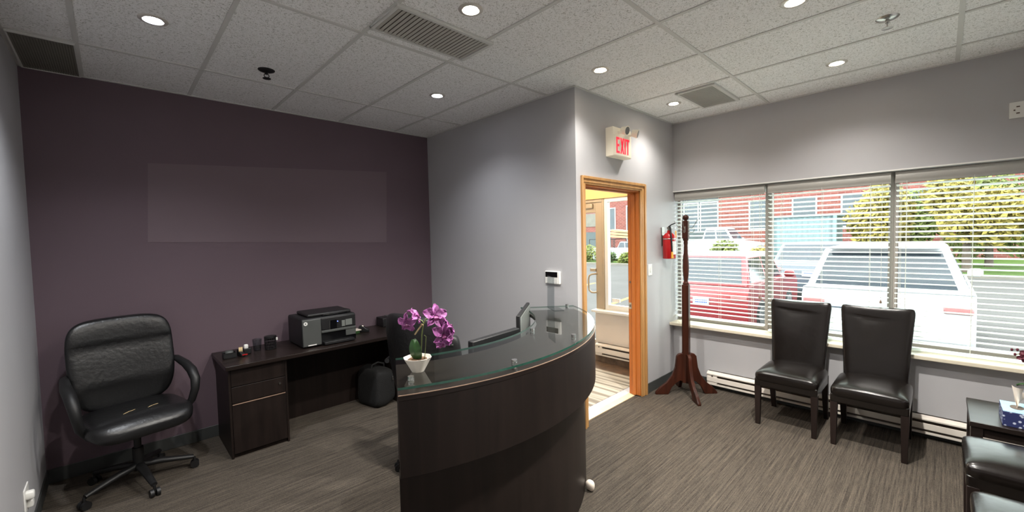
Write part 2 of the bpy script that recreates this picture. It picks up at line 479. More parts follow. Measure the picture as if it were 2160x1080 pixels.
# ------------------------------------------------------------------ room shell
S = 'structure'
MB().box(XL, 4.56, YN, 2.16, -0.08, 0).box(XL, XG, 2.16, YB, -0.08, 0).build('floor', MT['carpet'], kind=S)
MB().box(XL - 0.1, 4.8, YN - 0.1, YB + 0.1, HC, HC + 0.06).build('ceiling', MT['tile'], kind=S)
g = MB()
GX = [-0.10 + 0.609 * k for k in range(0, 8)]
GY = [-0.06, 1.16, 2.385, 3.605]
for x in GX:
    yt = YB if x < XG else YD
    g.box(x - 0.012, x + 0.012, YN, yt, HC - 0.005, HC - 0.0005)
for y in GY:
    xt = XW if y < YD else XG
    g.box(XL, xt, y - 0.012, y + 0.012, HC - 0.0058, HC - 0.0005)
for (x0, x1, y0, y1) in ((XL, XG, YB - 0.022, YB), (XL, XL + 0.022, YN, YB), (XG - 0.022, XG, YD, YB), (XG - 0.02, XW, YD - 0.022, YD), (XW - 0.022, XW, YN, YD)):
    g.box(x0, x1, y0, y1, HC - 0.0066, HC - 0.0005)
g.build('trim_1', MT['grid'], kind=S)
MB().box(XL, XG + 0.12, YB, YB + 0.12, 0, HC).build('wall_back', MT['purple'], kind=S)
MB().box(XL - 0.12, XL, YN, YB + 0.12, 0, HC).build('wall_left', MT['wall'], kind=S)
MB().box(XL - 0.12, 4.8, YN - 0.12, YN, 0, HC).build('wall_near', MT['wall'], kind=S)
MB().box(XG, XG + 0.12, YD + 0.12, YB, 0, HC).build('wall_side', MT['wall'], kind=S)
DX0, DX1, DZ = 2.885, 3.81, 2.085
MB().box(XG, DX0, YD, YD + 0.12, 0, HC).box(DX1, 4.80, YD, YD + 0.12, 0, HC).box(DX0, DX1, YD, YD + 0.12, DZ, HC).build('wall_door', MT['wall'], kind=S)
WZ0, WZ1, WY0 = 0.632, 2.118, -0.63
MB().box(XW, 4.8, YN, YD, 0, WZ0).box(XW, 4.8, YN, YD, WZ1, HC).box(XW, 4.8, YN, WY0, WZ0, WZ1).build('wall_window', MT['wall'], kind=S)
# vinyl base
def basebd(name, x0, x1, y0, y1):
    MB().box(x0, x1, y0, y1, 0.0, 0.1).build(name, MT['base'], bevel=0.004, kind=S)
basebd('baseboard_back', XL, XG, YB - 0.008, YB)
basebd('baseboard_left', XL, XL + 0.008, YN, YB - 0.008)
basebd('baseboard_side', XG - 0.008, XG, YD, YB - 0.008)
basebd('baseboard_door', 3.905, XW, YD - 0.008, YD)
basebd('baseboard_window', XW - 0.008, XW, YN, YD - 0.008)
# window sill board and corner bead
MB().box(4.44, 4.78, YN, YD, 0.632, 0.665).build('trim_2', MT['sill'], bevel=0.006, kind=S)
MB().box(XW - 0.006, XW + 0.02, WY0, YD, WZ1 - 0.006, WZ1 + 0.004).build('trim_3', MT['white'], kind=S)
# three window lights with painted frames
PX = 4.70
for k, (y0, y1) in enumerate(((1.187, 2.10), (0.28, 1.187), (-0.63, 0.28))):
    f = MB()
    f.box(PX - 0.03, PX + 0.03, y0, y0 + 0.03, 0.665, WZ1).box(PX - 0.03, PX + 0.03, y1 - 0.03, y1, 0.665, WZ1)
    f.box(PX - 0.03, PX + 0.03, y0 + 0.03, y1 - 0.03, 0.665, 0.71).box(PX - 0.03, PX + 0.03, y0 + 0.03, y1 - 0.03, WZ1 - 0.045, WZ1)
    w = f.build('window_%d' % (k + 1), MT['bronze'], bevel=0.004, kind=S)
    MB().box(PX - 0.003, PX + 0.003, y0 + 0.03, y1 - 0.03, 0.71, WZ1 - 0.045).build('pane', MT['pane'], w)

# doorway: oak casing, jamb, stop, strike
d = struct('door_1', (3.35, YD, 0))
c = MB()
for (x0, x1, z0, z1) in ((2.833, DX0, 0, 2.15), (3.80, 3.90, 0, 2.15), (DX0, 3.80, 2.08, 2.15)):
    c.box(x0, x1, YD - 0.014, YD, z0, z1)
# raised outer back band and inner bead of the moulding
c.box(2.833, 2.85, YD - 0.024, YD - 0.014, 0, 2.15).box(3.872, 3.90, YD - 0.026, YD - 0.014, 0, 2.15).box(2.85, 3.872, YD - 0.026, YD - 0.014, 2.126, 2.15)
c.box(3.828, 3.846, YD - 0.02, YD - 0.014, 0, 2.10).box(2.862, 3.846, YD - 0.02, YD - 0.014, 2.096, 2.11)
c.build('casing', MT['oak'], d, bevel=0.005)
j = MB()
j.box(DX1 - 0.018, DX1, YD, YD + 0.125, 0.01, DZ).box(DX0, DX0 + 0.018, YD, YD + 0.125, 0.01, DZ).box(DX0 + 0.018, DX1 - 0.018, YD, YD + 0.125, DZ - 0.018, DZ)
j.build('jamb', MT['oakjamb'], d, bevel=0.002)
st = MB()
st.box(DX1 - 0.03, DX1 - 0.018, YD + 0.045, YD + 0.085, 0.01, DZ - 0.018).box(DX0 + 0.018, DX0 + 0.03, YD + 0.045, YD + 0.085, 0.01, DZ - 0.018).box(DX0 + 0.03, DX1 - 0.03, YD + 0.045, YD + 0.085, DZ - 0.03, DZ - 0.018)
st.build('door_stop', MT['oakjamb'], d, bevel=0.002)
MB().box(DX1 - 0.0205, DX1 - 0.018, YD + 0.09, YD + 0.122, 0.89, 0.955).build('strike_plate', MT['alum'], d)
MB().box(DX1 - 0.0215, DX1 - 0.0203, YD + 0.097, YD + 0.114, 0.91, 0.935).build('strike_hole', MT['slot'], d)
MB().cyl((DX1 - 0.0195, YD + 0.105, 1.165), (DX1 - 0.017, YD + 0.105, 1.165), 0.011).build('bolt_hole', MT['slot'], d)
MB().box(2.80, 3.80 + 0.018, 2.16, 2.236, -0.02, 0.006).build('trim_4', MT['beigestrip'], bevel=0.002, kind=S)
MB().box(2.895, 4.55, 2.236, 2.325, -0.02, 0.003).build('trim_5', MT['marble'], kind=S)

# ------------------------------------------------------------------ vestibule beyond the doorway
VY1, VZ = 4.35, 2.50
MB().box(2.895, 4.55, 2.325, VY1, -0.05, -0.002).build('floor_vestibule', MT['stone'], kind=S)
MB().box(2.80, 5.0, YD + 0.12, VY1 + 0.1, VZ, VZ + 0.05).build('ceiling_vestibule', MT['ochre'], kind=S)
MB().box(2.895, 4.75, VY1, VY1 + 0.1, 0, VZ).build('wall_vestibule', MT['cream'], kind=S)
MB().box(4.55, 4.75, YD + 0.12, 3.16, 0, 0.655).build('wall_outer', MT['cream'], kind=S)
MB().box(4.55, 4.75, YD + 0.12, VY1, 2.125, VZ).build('wall_header', MT['ochre'], kind=S)
MB().box(4.47, 4.74, YD + 0.12, 3.172, 0.655, 0.685).build('trim_6', MT['white'], bevel=0.006, kind=S)
MB().box(4.535, 4.55, YD + 0.12, 3.16, -0.002, 0.095).build('baseboard_vestibule', MT['stone'], kind=S)
w = struct('window_4', (4.62, 2.6, 0.685))
f = MB()
f.box(4.59, 4.65, 2.985, 3.035, 0.685, 2.125).box(4.59, 4.65, 2.22, 2.25, 0.685, 2.125)
f.box(4.59, 4.65, 2.25, 2.985, 0.685, 0.75).box(4.59, 4.65, 2.25, 2.985, 2.075, 2.125)
f.build('frame', MT['white'], w, bevel=0.004)
MB().box(4.617, 4.623, 2.25, 2.985, 0.75, 2.075).build('pane', MT['pane'], w)
w = struct('door_2', (4.62, 3.6, 0))
MB().box(4.58, 4.66, 3.035, 3.06, 0, 2.125).box(4.58, 4.66, 3.06, VY1, 2.085, 2.125).box(4.58, 4.66, 4.16, VY1, 0, 2.085).build('frame', MT['alum'], w, bevel=0.003)
f = MB()
f.box(4.60, 4.65, 3.062, 3.175, 0.01, 2.08).box(4.60, 4.65, 4.05, 4.158, 0.01, 2.08).box(4.60, 4.65, 3.175, 4.05, 1.955, 2.08).box(4.60, 4.65, 3.175, 4.05, 0.01, 0.26)
lf = f.build('leaf', MT['alum'], w, bevel=0.003)
MB().box(4.622, 4.628, 3.175, 4.05, 0.26, 1.955).build('pane', MT['pane'], lf)
MB().tube([(4.60, 3.16, 1.145), (4.54, 3.175, 1.145), (4.525, 3.20, 1.14), (4.525, 3.235, 1.12), (4.525, 3.245, 1.08), (4.525, 3.245, 0.97), (4.525, 3.235, 0.93), (4.525, 3.20, 0.905), (4.54, 3.175, 0.90), (4.60, 3.16, 0.90)], 0.012, 8).build('pull_handle', MT['alum'], lf, smooth=60)
MB().box(4.575, 4.60, 3.165, 3.255, 1.175, 1.215).build('latch', MT['alum'], lf, bevel=0.004)
MB().box(4.56, 4.60, 3.20, 3.75, 2.01, 2.07).build('door_closer', MT['alum'], w, bevel=0.01)
MB().box(4.61, 4.625, 2.83, 2.94, 0.79, 0.835).build('window_sticker', MT['paperlabel'], label='small printed sticker low on the vestibule window glass', cat='sticker')
MB().box(3.0, 4.25, 2.327, 4.2, -0.002, 0.006).build('doormat', MT['mat'], bevel=0.002, label='beige striped entrance mat filling the vestibule floor', cat='mat')

def heater(name, x, y0, y1, z0, z1, label):
    """electric baseboard heater on a wall of constant x, front face at x"""
    t = thing(name, (x + 0.04, (y0 + y1) / 2, z0), label, 'baseboard heater')
    h = z1 - z0
    b = MB(); b.box(x + 0.045, x + 0.07, y0, y1, z0, z1)
    b.build('back_panel', MT['heater'], t)
    # hooded top: sloping cover
    cs = [(x + 0.07, z1), (x + 0.02, z1), (x - 0.002, z1 - 0.018), (x - 0.002, z1 - 0.03), (x + 0.004, z1 - 0.03), (x + 0.07, z1 - 0.012)]
    b = MB(); n = len(cs)
    b.prism([(p[0], p[1]) for p in cs], 0, y1 - y0, M=basis((0, y1, 0), (1, 0, 0), (0, 0, 1), (0, -1, 0)))
    b.build('top_cover', MT['heater'], t, bevel=0.002)
    MB().box(x, x + 0.006, y0, y1, z0 + 0.04, z1 - 0.052).build('front_panel', MT['heater'], t, bevel=0.002)
    MB().box(x + 0.01, x + 0.045, y0, y1, z0, z0 + 0.018).build('bottom_rail', MT['heater'], t, bevel=0.002)
    MB().box(x + 0.03, x + 0.044, y0 + 0.01, y1 - 0.01, z0 + 0.018, z1 - 0.03).build('heating_fins', MT['slot'], t)
    for e in ((y1 - 0.10, y1), (y0, y0 + 0.10)):
        MB().box(x + 0.005, x + 0.045, e[0], e[1], z0 + 0.003, z1 - 0.031).build('end_cap', MT['heater'], t, bevel=0.003)
    MB().cyl((x + 0.006, y1 - 0.055, z1 - 0.041), (x, y1 - 0.055, z1 - 0.041), 0.008).build('thermostat_knob', MT['slot'], t)
    return t
heater('baseboard_heater', 4.475, -0.72, 1.71, 0.045, 0.185, 'long white electric baseboard heater under the blind-covered window')
heater('baseboard_heater', 4.475, 2.26, 3.12, 0.095, 0.25, 'short white baseboard heater on the vestibule wall past the oak doorway')

# ------------------------------------------------------------------ ceiling fixtures
def downlight(x, y, cool, power, label, group=None, cone=132):
    t = thing('ceiling_downlight', (x, y, HC), label, 'downlight', group)
    MB().lathe([(0.044, -0.0005), (0.046, -0.006), (0.060, -0.006), (0.066, -0.002), (0.066, 0.0)], (x, y, HC), 32).build('trim_ring', MT['trimring'], t, smooth=40)
    MB().lathe([(0.0, -0.003), (0.03, -0.004), (0.037, -0.0035), (0.037, -0.001), (0.0, -0.001)], (x, y, HC), 24).build('bulb', MT['bulbc'] if cool else MT['bulbw'], t)
    l = bpy.data.lights.new('lamp', 'SPOT'); l.energy = power; l.spot_size = rad(cone); l.spot_blend = 1.0; l.shadow_soft_size = 0.035
    l.color = (0.93, 0.96, 1.0) if cool else (1.0, 0.96, 0.90)
    lo = bpy.data.objects.new('lamp', l); COL.objects.link(lo); lo.parent = t; lo.location = (0, 0, -0.045)
    return t
PW = DLPOWER if 'DLPOWER' in globals() else 30.0
downlight(0.217, 2.99, True, PW * 0.50, 'bluish white ceiling downlight in the tile nearest the left wall and purple wall', cone=132)
downlight(2.05, 3.0, True, PW * 0.30, 'cool white ceiling downlight near the corner of purple and grey walls', cone=132)
downlight(1.44, 1.77, False, PW * 1.10, 'warm ceiling downlight beside the end of the large slatted ceiling grille', cone=140)
downlight(2.655, 1.77, False, PW * 0.34, 'warm ceiling downlight close to the projecting wall corner before the exit sign', cone=132)
downlight(3.85, 1.765, False, PW * 0.30, 'warm ceiling downlight next to the square ceiling grille by the doorway wall', cone=135)
downlight(3.88, 0.555, False, PW * 0.36, 'warm ceiling downlight closest to the window wall, past the steel sprinkler', cone=140)
downlight(2.68, 0.565, False, PW * 2.30, 'warm ceiling downlight over the open carpet, cut by the top edge', cone=150)
downlight(1.44, 0.565, False, PW * 1.15, 'warm ceiling downlight above the visitor side of the reception desk', cone=150)
downlight(0.217, 1.77, False, PW * 0.55, 'warm ceiling downlight beside the left wall ahead of the camera', cone=150)

def grille(name, x0, x1, y0, y1, along, n, label, mats, lip):
    t = thing(name, ((x0 + x1) / 2, (y0 + y1) / 2, HC), label, 'air grille')
    z = HC - 0.006
    MB().box(x0, x1, y0, y1, z + 0.003, z + 0.0055).build('backing', mats[1], t)
    fr = MB(); a = lip
    fr.box(x0 - a, x1 + a, y0 - a, y0, z - 0.012, z + 0.0055).box(x0 - a, x1 + a, y1, y1 + a, z - 0.012, z + 0.0055)
    fr.box(x0 - a, x0, y0, y1, z - 0.012, z + 0.0055).box(x1, x1 + a, y0, y1, z - 0.012, z + 0.0055)
    fr.build('frame', MT['grid'], t, bevel=0.003)
    s = MB()
    for k in range(n):
        if along == 'Y':
            x = x0 + (x1 - x0) * (k + 0.5) / n; w = (x1 - x0) / n * (0.30 if lip > 0.01 else 0.42)
            s.box(-w, w, y0, y1, -0.0012, 0.0012, M=T(x, 0, z - 0.006) @ RY(14))
        else:
            y = y0 + (y1 - y0) * (k + 0.5) / n; w = (y1 - y0) / n * 0.34
            s.box(x0, x1, -w, w, -0.0012, 0.0012, M=T(0, y, z - 0.006) @ RX(14))
    s.build('louver_slats', mats[0], t)
    return t
grille('ceiling_grille', 1.135, 1.755, 1.985, 2.27, 'Y', 24, 'large white-framed ceiling grille with narrow slats', (MT['grille'], MT['slot']), 0.022)
grille('ceiling_grille', 3.605, 4.165, 1.325, 1.605, 'X', 26, 'small square grey ceiling grille near the exit sign', (MT['grille'], MT['grille']), 0.025)
grille('ceiling_grille', XL + 0.03, -0.112, 3.625, 4.27, 'Y', 22, 'dark grey ceiling grille in the corner above the purple wall', (MT['grillemid'], MT['grilledark']), 0.008)

def sprinkler(x, y, m, label):
    t = thing('fire_sprinkler', (x, y, HC), label, 'sprinkler')
    MB().lathe([(0.0, -0.014), (0.024, -0.014), (0.050, -0.005), (0.054, 0.0), (0.0, 0.0)], (x, y, HC), 24).build('escutcheon', m, t, smooth=40)
    b = MB().cyl((x, y, HC - 0.012), (x, y, HC - 0.03), 0.010, n=12)
    for s in (-1, 1):
        b.tube([(x + s * 0.010, y, HC - 0.026), (x + s * 0.016, y, HC - 0.04), (x + s * 0.004, y, HC - 0.06)], 0.003, 6)
    b.build('frame_arms', m, t, smooth=50)
    MB().lathe([(0.0, -0.062), (0.026, -0.060), (0.026, -0.057), (0.0, -0.057)], (x, y, HC), 20).build('deflector', m, t)
    return t
sprinkler(0.844, 3.34, MT['bplastic'], 'black fire sprinkler on the ceiling in front of the purple wall')
sprinkler(3.30, 0.239, MT['chrome'], 'steel fire sprinkler on the ceiling near the window wall')

# ------------------------------------------------------------------ horizontal blinds
BX = 4.60
def blind(y0, y1, zb, label, cords, pulls):
    t = thing('window_blind', (BX, (y0 + y1) / 2, zb), label, 'blind', 'white horizontal blinds over the window')
    # moulded valance
    pr = [(4.578, 2.012), (4.572, 2.016), (4.572, 2.036), (4.568, 2.042), (4.568, 2.078), (4.572, 2.084), (4.572, 2.100), (4.585, 2.100), (4.585, 2.012)]
    MB().prism(pr, 0, y1 - y0 - 0.002, M=basis((0, y1 - 0.001, 0), (1, 0, 0), (0, 0, 1), (0, -1, 0))).build('valance', MT['valance'], t, bevel=0.0015)
    MB().box(4.586, 4.64, y0 + 0.005, y1 - 0.005, 2.035, 2.09).build('headrail', MT['white'], t)
    s = MB(); z = 1.995; sl = 0.085
    a, b = y0 + 0.006, y1 - 0.006
    while z > zb + 0.045:
        pts = []
        for k in range(5):
            u = -0.026 + 0.013 * k
            pts.append((BX + u, z - sl * u + 0.0055 * (1 - (u / 0.026) ** 2)))
        poly = [(p[0], p[1] + 0.0026) for p in pts] + [(p[0], p[1] - 0.0026) for p in reversed(pts)]
        s.prism(poly, 0, b - a, M=basis((0, b, 0), (1, 0, 0), (0, 0, 1), (0, -1, 0)))
        z -= 0.0418
    s.build('slats', MT['slat'], t, smooth=35)
    MB().box(BX - 0.026, BX + 0.026, a, b, zb, zb + 0.02).build('bottom_rail', MT['slat'], t, bevel=0.004)
    for y in cords:
        c = MB()
        for dx in (-0.027, 0.027):
            c.cyl((BX + dx, y, zb + 0.01), (BX + dx, y, 2.03), 0.0013, n=6)
        c.build('ladder_cord', MT['cord'], t)
    for (y, zt) in pulls:
        c = MB().cyl((4.565, y, zt), (4.565, y, 2.02), 0.0012, n=6).build('pull_cord', MT['cord'], t)
        MB().lathe([(0.0, -0.03), (0.007, -0.028), (0.008, -0.018), (0.004, -0.002), (0.0, 0.0)], (4.565, y, zt), 10).build('tassel', MT['tassel'], c, smooth=50)
    return t
blind(1.199, 2.092, 0.715, 'white horizontal blind beside the fire extinguisher, its bottom rail raised above the sill', (1.98, 1.62, 1.31), ((1.24, 1.02), (1.225, 1.005)))
blind(0.292, 1.175, 0.672, 'middle white horizontal blind behind the two leather chairs', (1.06, 0.75, 0.42), ((1.135, 1.00), (1.12, 0.985), (0.345, 1.06)))
blind(-0.62, 0.268, 0.672, 'white horizontal blind over the window bay nearest the side table', (0.2, -0.16, -0.5), ((0.235, 0.965), (0.228, 0.955)))

# ------------------------------------------------------------------ reception desk
CO, RO = Vector((1.406, 2.817)), 1.508
CI, RI = Vector((1.441, 2.731)), 1.013
A0, A1 = math.atan2(1.44 - 2.817, 0.763 - 1.406), math.atan2(2.13 - 2.817, 2.73 - 1.406)
B0, B1 = math.atan2(1.835 - 2.731, 0.966 - 1.441), math.atan2(2.40 - 2.731, 2.40 - 1.441)
def arc(c, r, a0, a1, n=72):
    return [(c.x + r * math.cos(a0 + (a1 - a0) * k / n), c.y + r * math.sin(a0 + (a1 - a0) * k / n)) for k in range(n + 1)]
def ring(co_, ro, ci_, ri, a0, a1, b0, b1, z0, z1, mb, n=72, edge_mi=0):
    o, i = arc(co_, ro, a0, a1, n), arc(ci_, ri, b0, b1, n)
    W = n + 1
    vs = [(p[0], p[1], z) for z in (z0, z1) for q in (o, i) for p in q]
    top = []; side = []
    for k in range(n):
        side.append((k, k + 1, 2 * W + k + 1, 2 * W + k)); side.append((W + k + 1, W + k, 3 * W + k, 3 * W + k + 1))
        top.append((k, W + k, W + k + 1, k + 1)); top.append((2 * W + k, 2 * W + k + 1, 3 * W + k + 1, 3 * W + k))
    side.append((0, 2 * W, 3 * W, W)); side.append((n, W + n, 3 * W + n, 2 * W + n))
    mb.add(vs, top, 0)
    mb.add(vs, side, edge_mi)
    return mb
def shift(a, deg): return a + rad(deg)
desk = thing('reception_desk', (1.42, 1.6, 0), 'curved dark-veneer reception desk with raised glass-topped counter', 'reception desk')
ring(CO, RO, CI, RI + 0.01, A0, A1, B0, B1, 1.018, 1.040, MB()).build('counter', MT['wengex'], desk, smooth=40, bevel=0.001)
ring(CO, RO - 0.001, CO, RO - 0.03, A0, A1, A0, A1, 0.71, 1.018, MB()).build('upper_fascia', MT['wenge'], desk, smooth=40, bevel=0.001)
ring(CO, RO + 0.0012, CO, RO - 0.001, A0, A1, A0, A1, 1.0375, 1.0408, MB()).build('edge_highlight', MT['edge'], desk, smooth=40)  # thin tan band paints the highlight along the counter's top edge
ring(CO, 1.435, CO, 1.405, A0 - rad(0.0), A1, A0, A1, 0.0, 0.71, MB()).build('lower_panel', MT['wenge'], desk, smooth=40)
ring(CO, RO - 0.03, CO, 1.405, A0, A1, A0, A1, 0.69, 0.71, MB()).build('soffit', MT['wenge'], desk, smooth=40)
def radial_panel(p, q, z0, z1, th, name):
    a, b = Vector(p), Vector(q); dd = (b - a).normalized(); n = Vector((-dd.y, dd.x)) * th
    pl = [a, b, b - n, a - n]
    MB().prism([(v.x, v.y) for v in pl], z0, z1).build(name, MT['wenge'], desk, bevel=0.001)
def on(c, r, a): return (c.x + r * math.cos(a), c.y + r * math.sin(a))
radial_panel(on(CO, 1.40, shift(A0, 0.05)), on(CI, RI - 0.3, shift(B0, 0.05)), 0.0, 0.72, 0.025, 'end_panel')
radial_panel(on(CO, 1.478, shift(A0, 0.05)), on(CI, RI + 0.03, shift(B0, 0.05)), 0.745, 1.018, 0.025, 'end_panel')
ring(CI, RI + 0.36, CI, 0.72, B0, B1, B0, B1, 0.72, 0.745, MB()).build('worksurface', MT['wengex'], desk, smooth=40, bevel=0.001)
gl = ring(CO, RO - 0.004, CI, RI, A0, A1, B0, B1, 1.06, 1.07, MB(), edge_mi=1).build('glass_top', [MT['dglass'], MT['gedge']], desk, smooth=40)
for (sx, sy) in ((0.855, 1.50), (1.83, 1.735), (1.87, 1.45), (2.68, 2.14), (1.05, 1.79), (1.30, 1.35)):
    MB().cyl((sx, sy, 1.040), (sx, sy, 1.060), 0.013, n=16).cyl((sx, sy, 1.07), (sx, sy, 1.086), 0.013, n=16).build('standoff', MT['chrome'], desk, smooth=40)

# things on the desk
# acrylic sign holder
t = thing('sign_holder', (2.48, 2.14, 1.07), 'empty clear acrylic sign holder standing on the glass counter end', 'sign holder')
Aq, Bq = Vector((2.525, 2.215, 1.0705)), Vector((2.43, 2.065, 1.0705))
dv = (Bq - Aq).normalized(); nv = Vector((dv.y, -dv.x, 0))
back = Vector((0.03, 0.02, 0.255))
def quad(mb, a, b, c, e, th, nrm):
    return mb.add([a, b, c, e, a + nrm * th, b + nrm * th, c + nrm * th, e + nrm * th], [(0, 1, 2, 3), (7, 6, 5, 4), (0, 4, 5, 1), (1, 5, 6, 2), (2, 6, 7, 3), (3, 7, 4, 0)])
q = MB(); quad(q, Aq, Bq, Bq + back, Aq + back, 0.004, nv); q.build('upright', MT['acrylic'], t)
q = MB(); ft = Vector((0.07, -0.04, 0)); quad(q, Aq, Bq, Bq + ft, Aq + ft, 0.004, Vector((0, 0, 1))); q.build('foot', MT['acrylic'], t)

# monitors behind the counter, on the worksurface
t = thing('computer_monitor', (2.155, 2.10, 0.745), 'thin monitor seen edge-on, rising above the counter, pale back to the visitor', 'monitor')
m0, m1 = Vector((1.92, 1.925, 0)), Vector((2.38, 2.275, 0)); dv = (m1 - m0).normalized(); nv = Vector((dv.y, -dv.x, 0))
Mx = basis(m0, dv, -nv, (0, 0, 1)); L0 = (m1 - m0).length
MB().box(0, L0, 0.004, 0.03, 0.80, 1.125, M=Mx).build('housing', MT['bplastic'], t, bevel=0.004)
MB().box(0.012, L0 - 0.012, -0.001, 0.004, 0.812, 1.113, M=Mx).build('back_cover', MT['panelgrey'], t, bevel=0.003)
MB().box(0.012, L0 - 0.012, 0.03, 0.032, 0.82, 1.113, M=Mx).build('screen', MT['lcd'], t)
MB().box(L0 / 2 - 0.03, L0 / 2 + 0.03, -0.012, -0.001, 0.75, 0.95, M=Mx).build('neck', MT['bplastic'], t, bevel=0.004)
MB().box(L0 / 2 - 0.11, L0 / 2 + 0.11, -0.05, 0.1, 0.7455, 0.755, M=Mx).build('foot', MT['bplastic'], t, bevel=0.003)
t = thing('computer_monitor', (1.66, 1.88, 0.745), 'low black monitor whose top edge peeks over the glass counter', 'monitor')
m0, m1 = Vector((1.455, 1.845, 0)), Vector((1.885, 1.90, 0)); dv = (m1 - m0).normalized(); nv = Vector((dv.y, -dv.x, 0))
Mx = basis(m0, dv, -nv, (0, 0, 1)); L0 = (m1 - m0).length
MB().box(0, L0, 0.0, 0.045, 0.78, 1.055, M=Mx).build('housing', MT['bplastic'], t, bevel=0.006)
MB().box(0.012, L0 - 0.012, 0.045, 0.047, 0.795, 1.04, M=Mx).build('screen', MT['lcd'], t)
MB().box(L0 / 2 - 0.03, L0 / 2 + 0.03, -0.012, 0.0, 0.75, 0.95, M=Mx).build('neck', MT['bplastic'], t, bevel=0.004)
MB().box(L0 / 2 - 0.11, L0 / 2 + 0.11, -0.04, 0.12, 0.7455, 0.755, M=Mx).build('foot', MT['bplastic'], t, bevel=0.003)
# black device on the worksurface
t = thing('desktop_device', (1.45, 2.07, 0.745), 'black rounded desktop device behind the orchid blooms, topping the glass edge', 'desktop device', rz=rad(-45))
MB().superq(0.075, 0.05, 0.155, 0.3, 0.5, 30, 36, fn=lambda q: Vector((q.x * (1 - 0.25 * max(0, q.z) / 0.155), q.y * (1 - 0.2 * max(0, q.z) / 0.155), q.z)), M=T(0, 0, 0.156)).build('body', MT['bplastic'], t, smooth=60, world=False)
k = MB()
for i in range(4): k.box(-0.035 + 0.018 * i, -0.024 + 0.018 * i, -0.05, -0.043, 0.262, 0.270)
k.build('buttons', MT['greyplastic'], t, world=False)

# orchid in a fluted white pot
def flower(name, c, size, nrm, spin, parent, mats, petals=5):
    n = Vector(nrm).normalized(); h = Vector((0, 0, 1)) if abs(n.z) < 0.9 else Vector((1, 0, 0))
    u = h.cross(n).normalized(); w = n.cross(u)
    mb = MB(); c = Vector(c)
    for k in range(petals):
        a = spin + 2 * PI * k / petals
        e = u * math.cos(a) + w * math.sin(a); s = n.cross(e)
        wd = size * (0.26 if k % 2 else 0.42)
        def fn(p, q, e=e, s=s, wd=wd, k=k):
            r = size * (0.06 + 0.94 * p); ww = wd * math.sin(PI * min(1, 0.10 + 0.86 * p)) ** 0.7
            x = (q - 0.5) * 2
            return c + e * r + s * (x * ww) + n * (size * (0.30 * p - 0.42 * p * p + 0.20 * abs(x) + 0.08 * math.sin(9 * p + 5 * x + k)))
        mb.sheet(fn, 7, 6, th=0.0008)
    def lip(p, q):
        a = (q - 0.5) * 2.4
        return c + n * (size * (0.08 + 0.34 * math.sin(PI * p * 0.8))) - w * (size * (0.42 * p)) + u * (size * 0.22 * math.sin(a) * (0.35 + p))
    mb.sheet(lip, 6, 6, th=0.0008, mi=1)
    return mb.build(name, mats, parent, smooth=70)
OX, OY = 0.935, 1.578
t = thing('potted_orchid', (OX, OY, 1.0785), 'purple artificial orchid in a small fluted white pot on the glass counter', 'orchid')
wob = lambda a: 1 + 0.03 * math.cos(8 * a)
MB().lathe([(0.022, 0.0), (0.026, 0.0), (0.045, 0.035), (0.058, 0.058), (0.0595, 0.062), (0.056, 0.062), (0.048, 0.050), (0.02, 0.046)], (OX, OY, 1.0705), 48, wob=wob).build('pot', MT['pot'], t, smooth=45)
MB().lathe([(0.0, 0.0), (0.046, 0.0), (0.044, 0.006), (0.025, 0.011), (0.0, 0.012)], (OX, OY, 1.1165), 24, wob=lambda a: 1 + 0.03 * math.sin(5 * a)).build('soil', MT['soil'], t, smooth=60)
VR = Vector((0.72, -0.69, 0)); VF = Vector((0.69, 0.72, 0))           # sideways and away from the visitor
O = Vector((OX, OY, 0))
def at(s, z, f=0.0): return O + VR * s + VF * f + Vector((0, 0, z))
def leaf(base, tip, wd, curl, name='leaf'):
    base, tip = Vector(base), Vector(tip); e = tip - base; s = e.cross(VF).normalized()
    def fn(p, q):
        x = (q - 0.5) * 2
        return base + e * p + s * (x * wd * math.sin(PI * (0.08 + 0.88 * p)) ** 0.6) + VF * (curl * math.sin(PI * p) + 0.012 * abs(x))
    MB().sheet(fn, 12, 8, th=0.0015).build(name, MT['leaf'], t, smooth=70)
leaf(at(0.004, 1.118, -0.012), at(-0.012, 1.215, -0.02), 0.026, -0.014)
leaf(at(-0.012, 1.12, 0.012), at(-0.045, 1.165, 0.05), 0.016, 0.01)
MB().tube([at(0.012, 1.12), at(0.018, 1.17), at(0.022, 1.23), at(0.030, 1.275), at(0.042, 1.298), at(0.060, 1.305), at(0.085, 1.302), at(0.105, 1.28), at(0.115, 1.25)], 0.0028, 8).build('stem', MT['stem'], t, smooth=60)
MB().tube([at(0.033, 1.28), at(0.024, 1.292), at(0.005, 1.297), at(-0.02, 1.295)], 0.0018, 6).build('stem', MT['stem'], t, smooth=60)
MB().tube([at(0.03, 1.118), at(0.036, 1.17), at(0.04, 1.222), at(0.032, 1.228)], 0.0016, 6).build('stem', MT['stem'], t, smooth=60)
MB().cyl(at(-0.008, 1.232, -0.004), at(0.026, 1.276, -0.004), 0.0032, n=8).cyl(at(0.02, 1.278, -0.004), at(0.032, 1.272, -0.004), 0.003, n=8).build('bamboo_tie', MT['stick'], t)
PM = [MT['petal'], MT['petaldeep']]
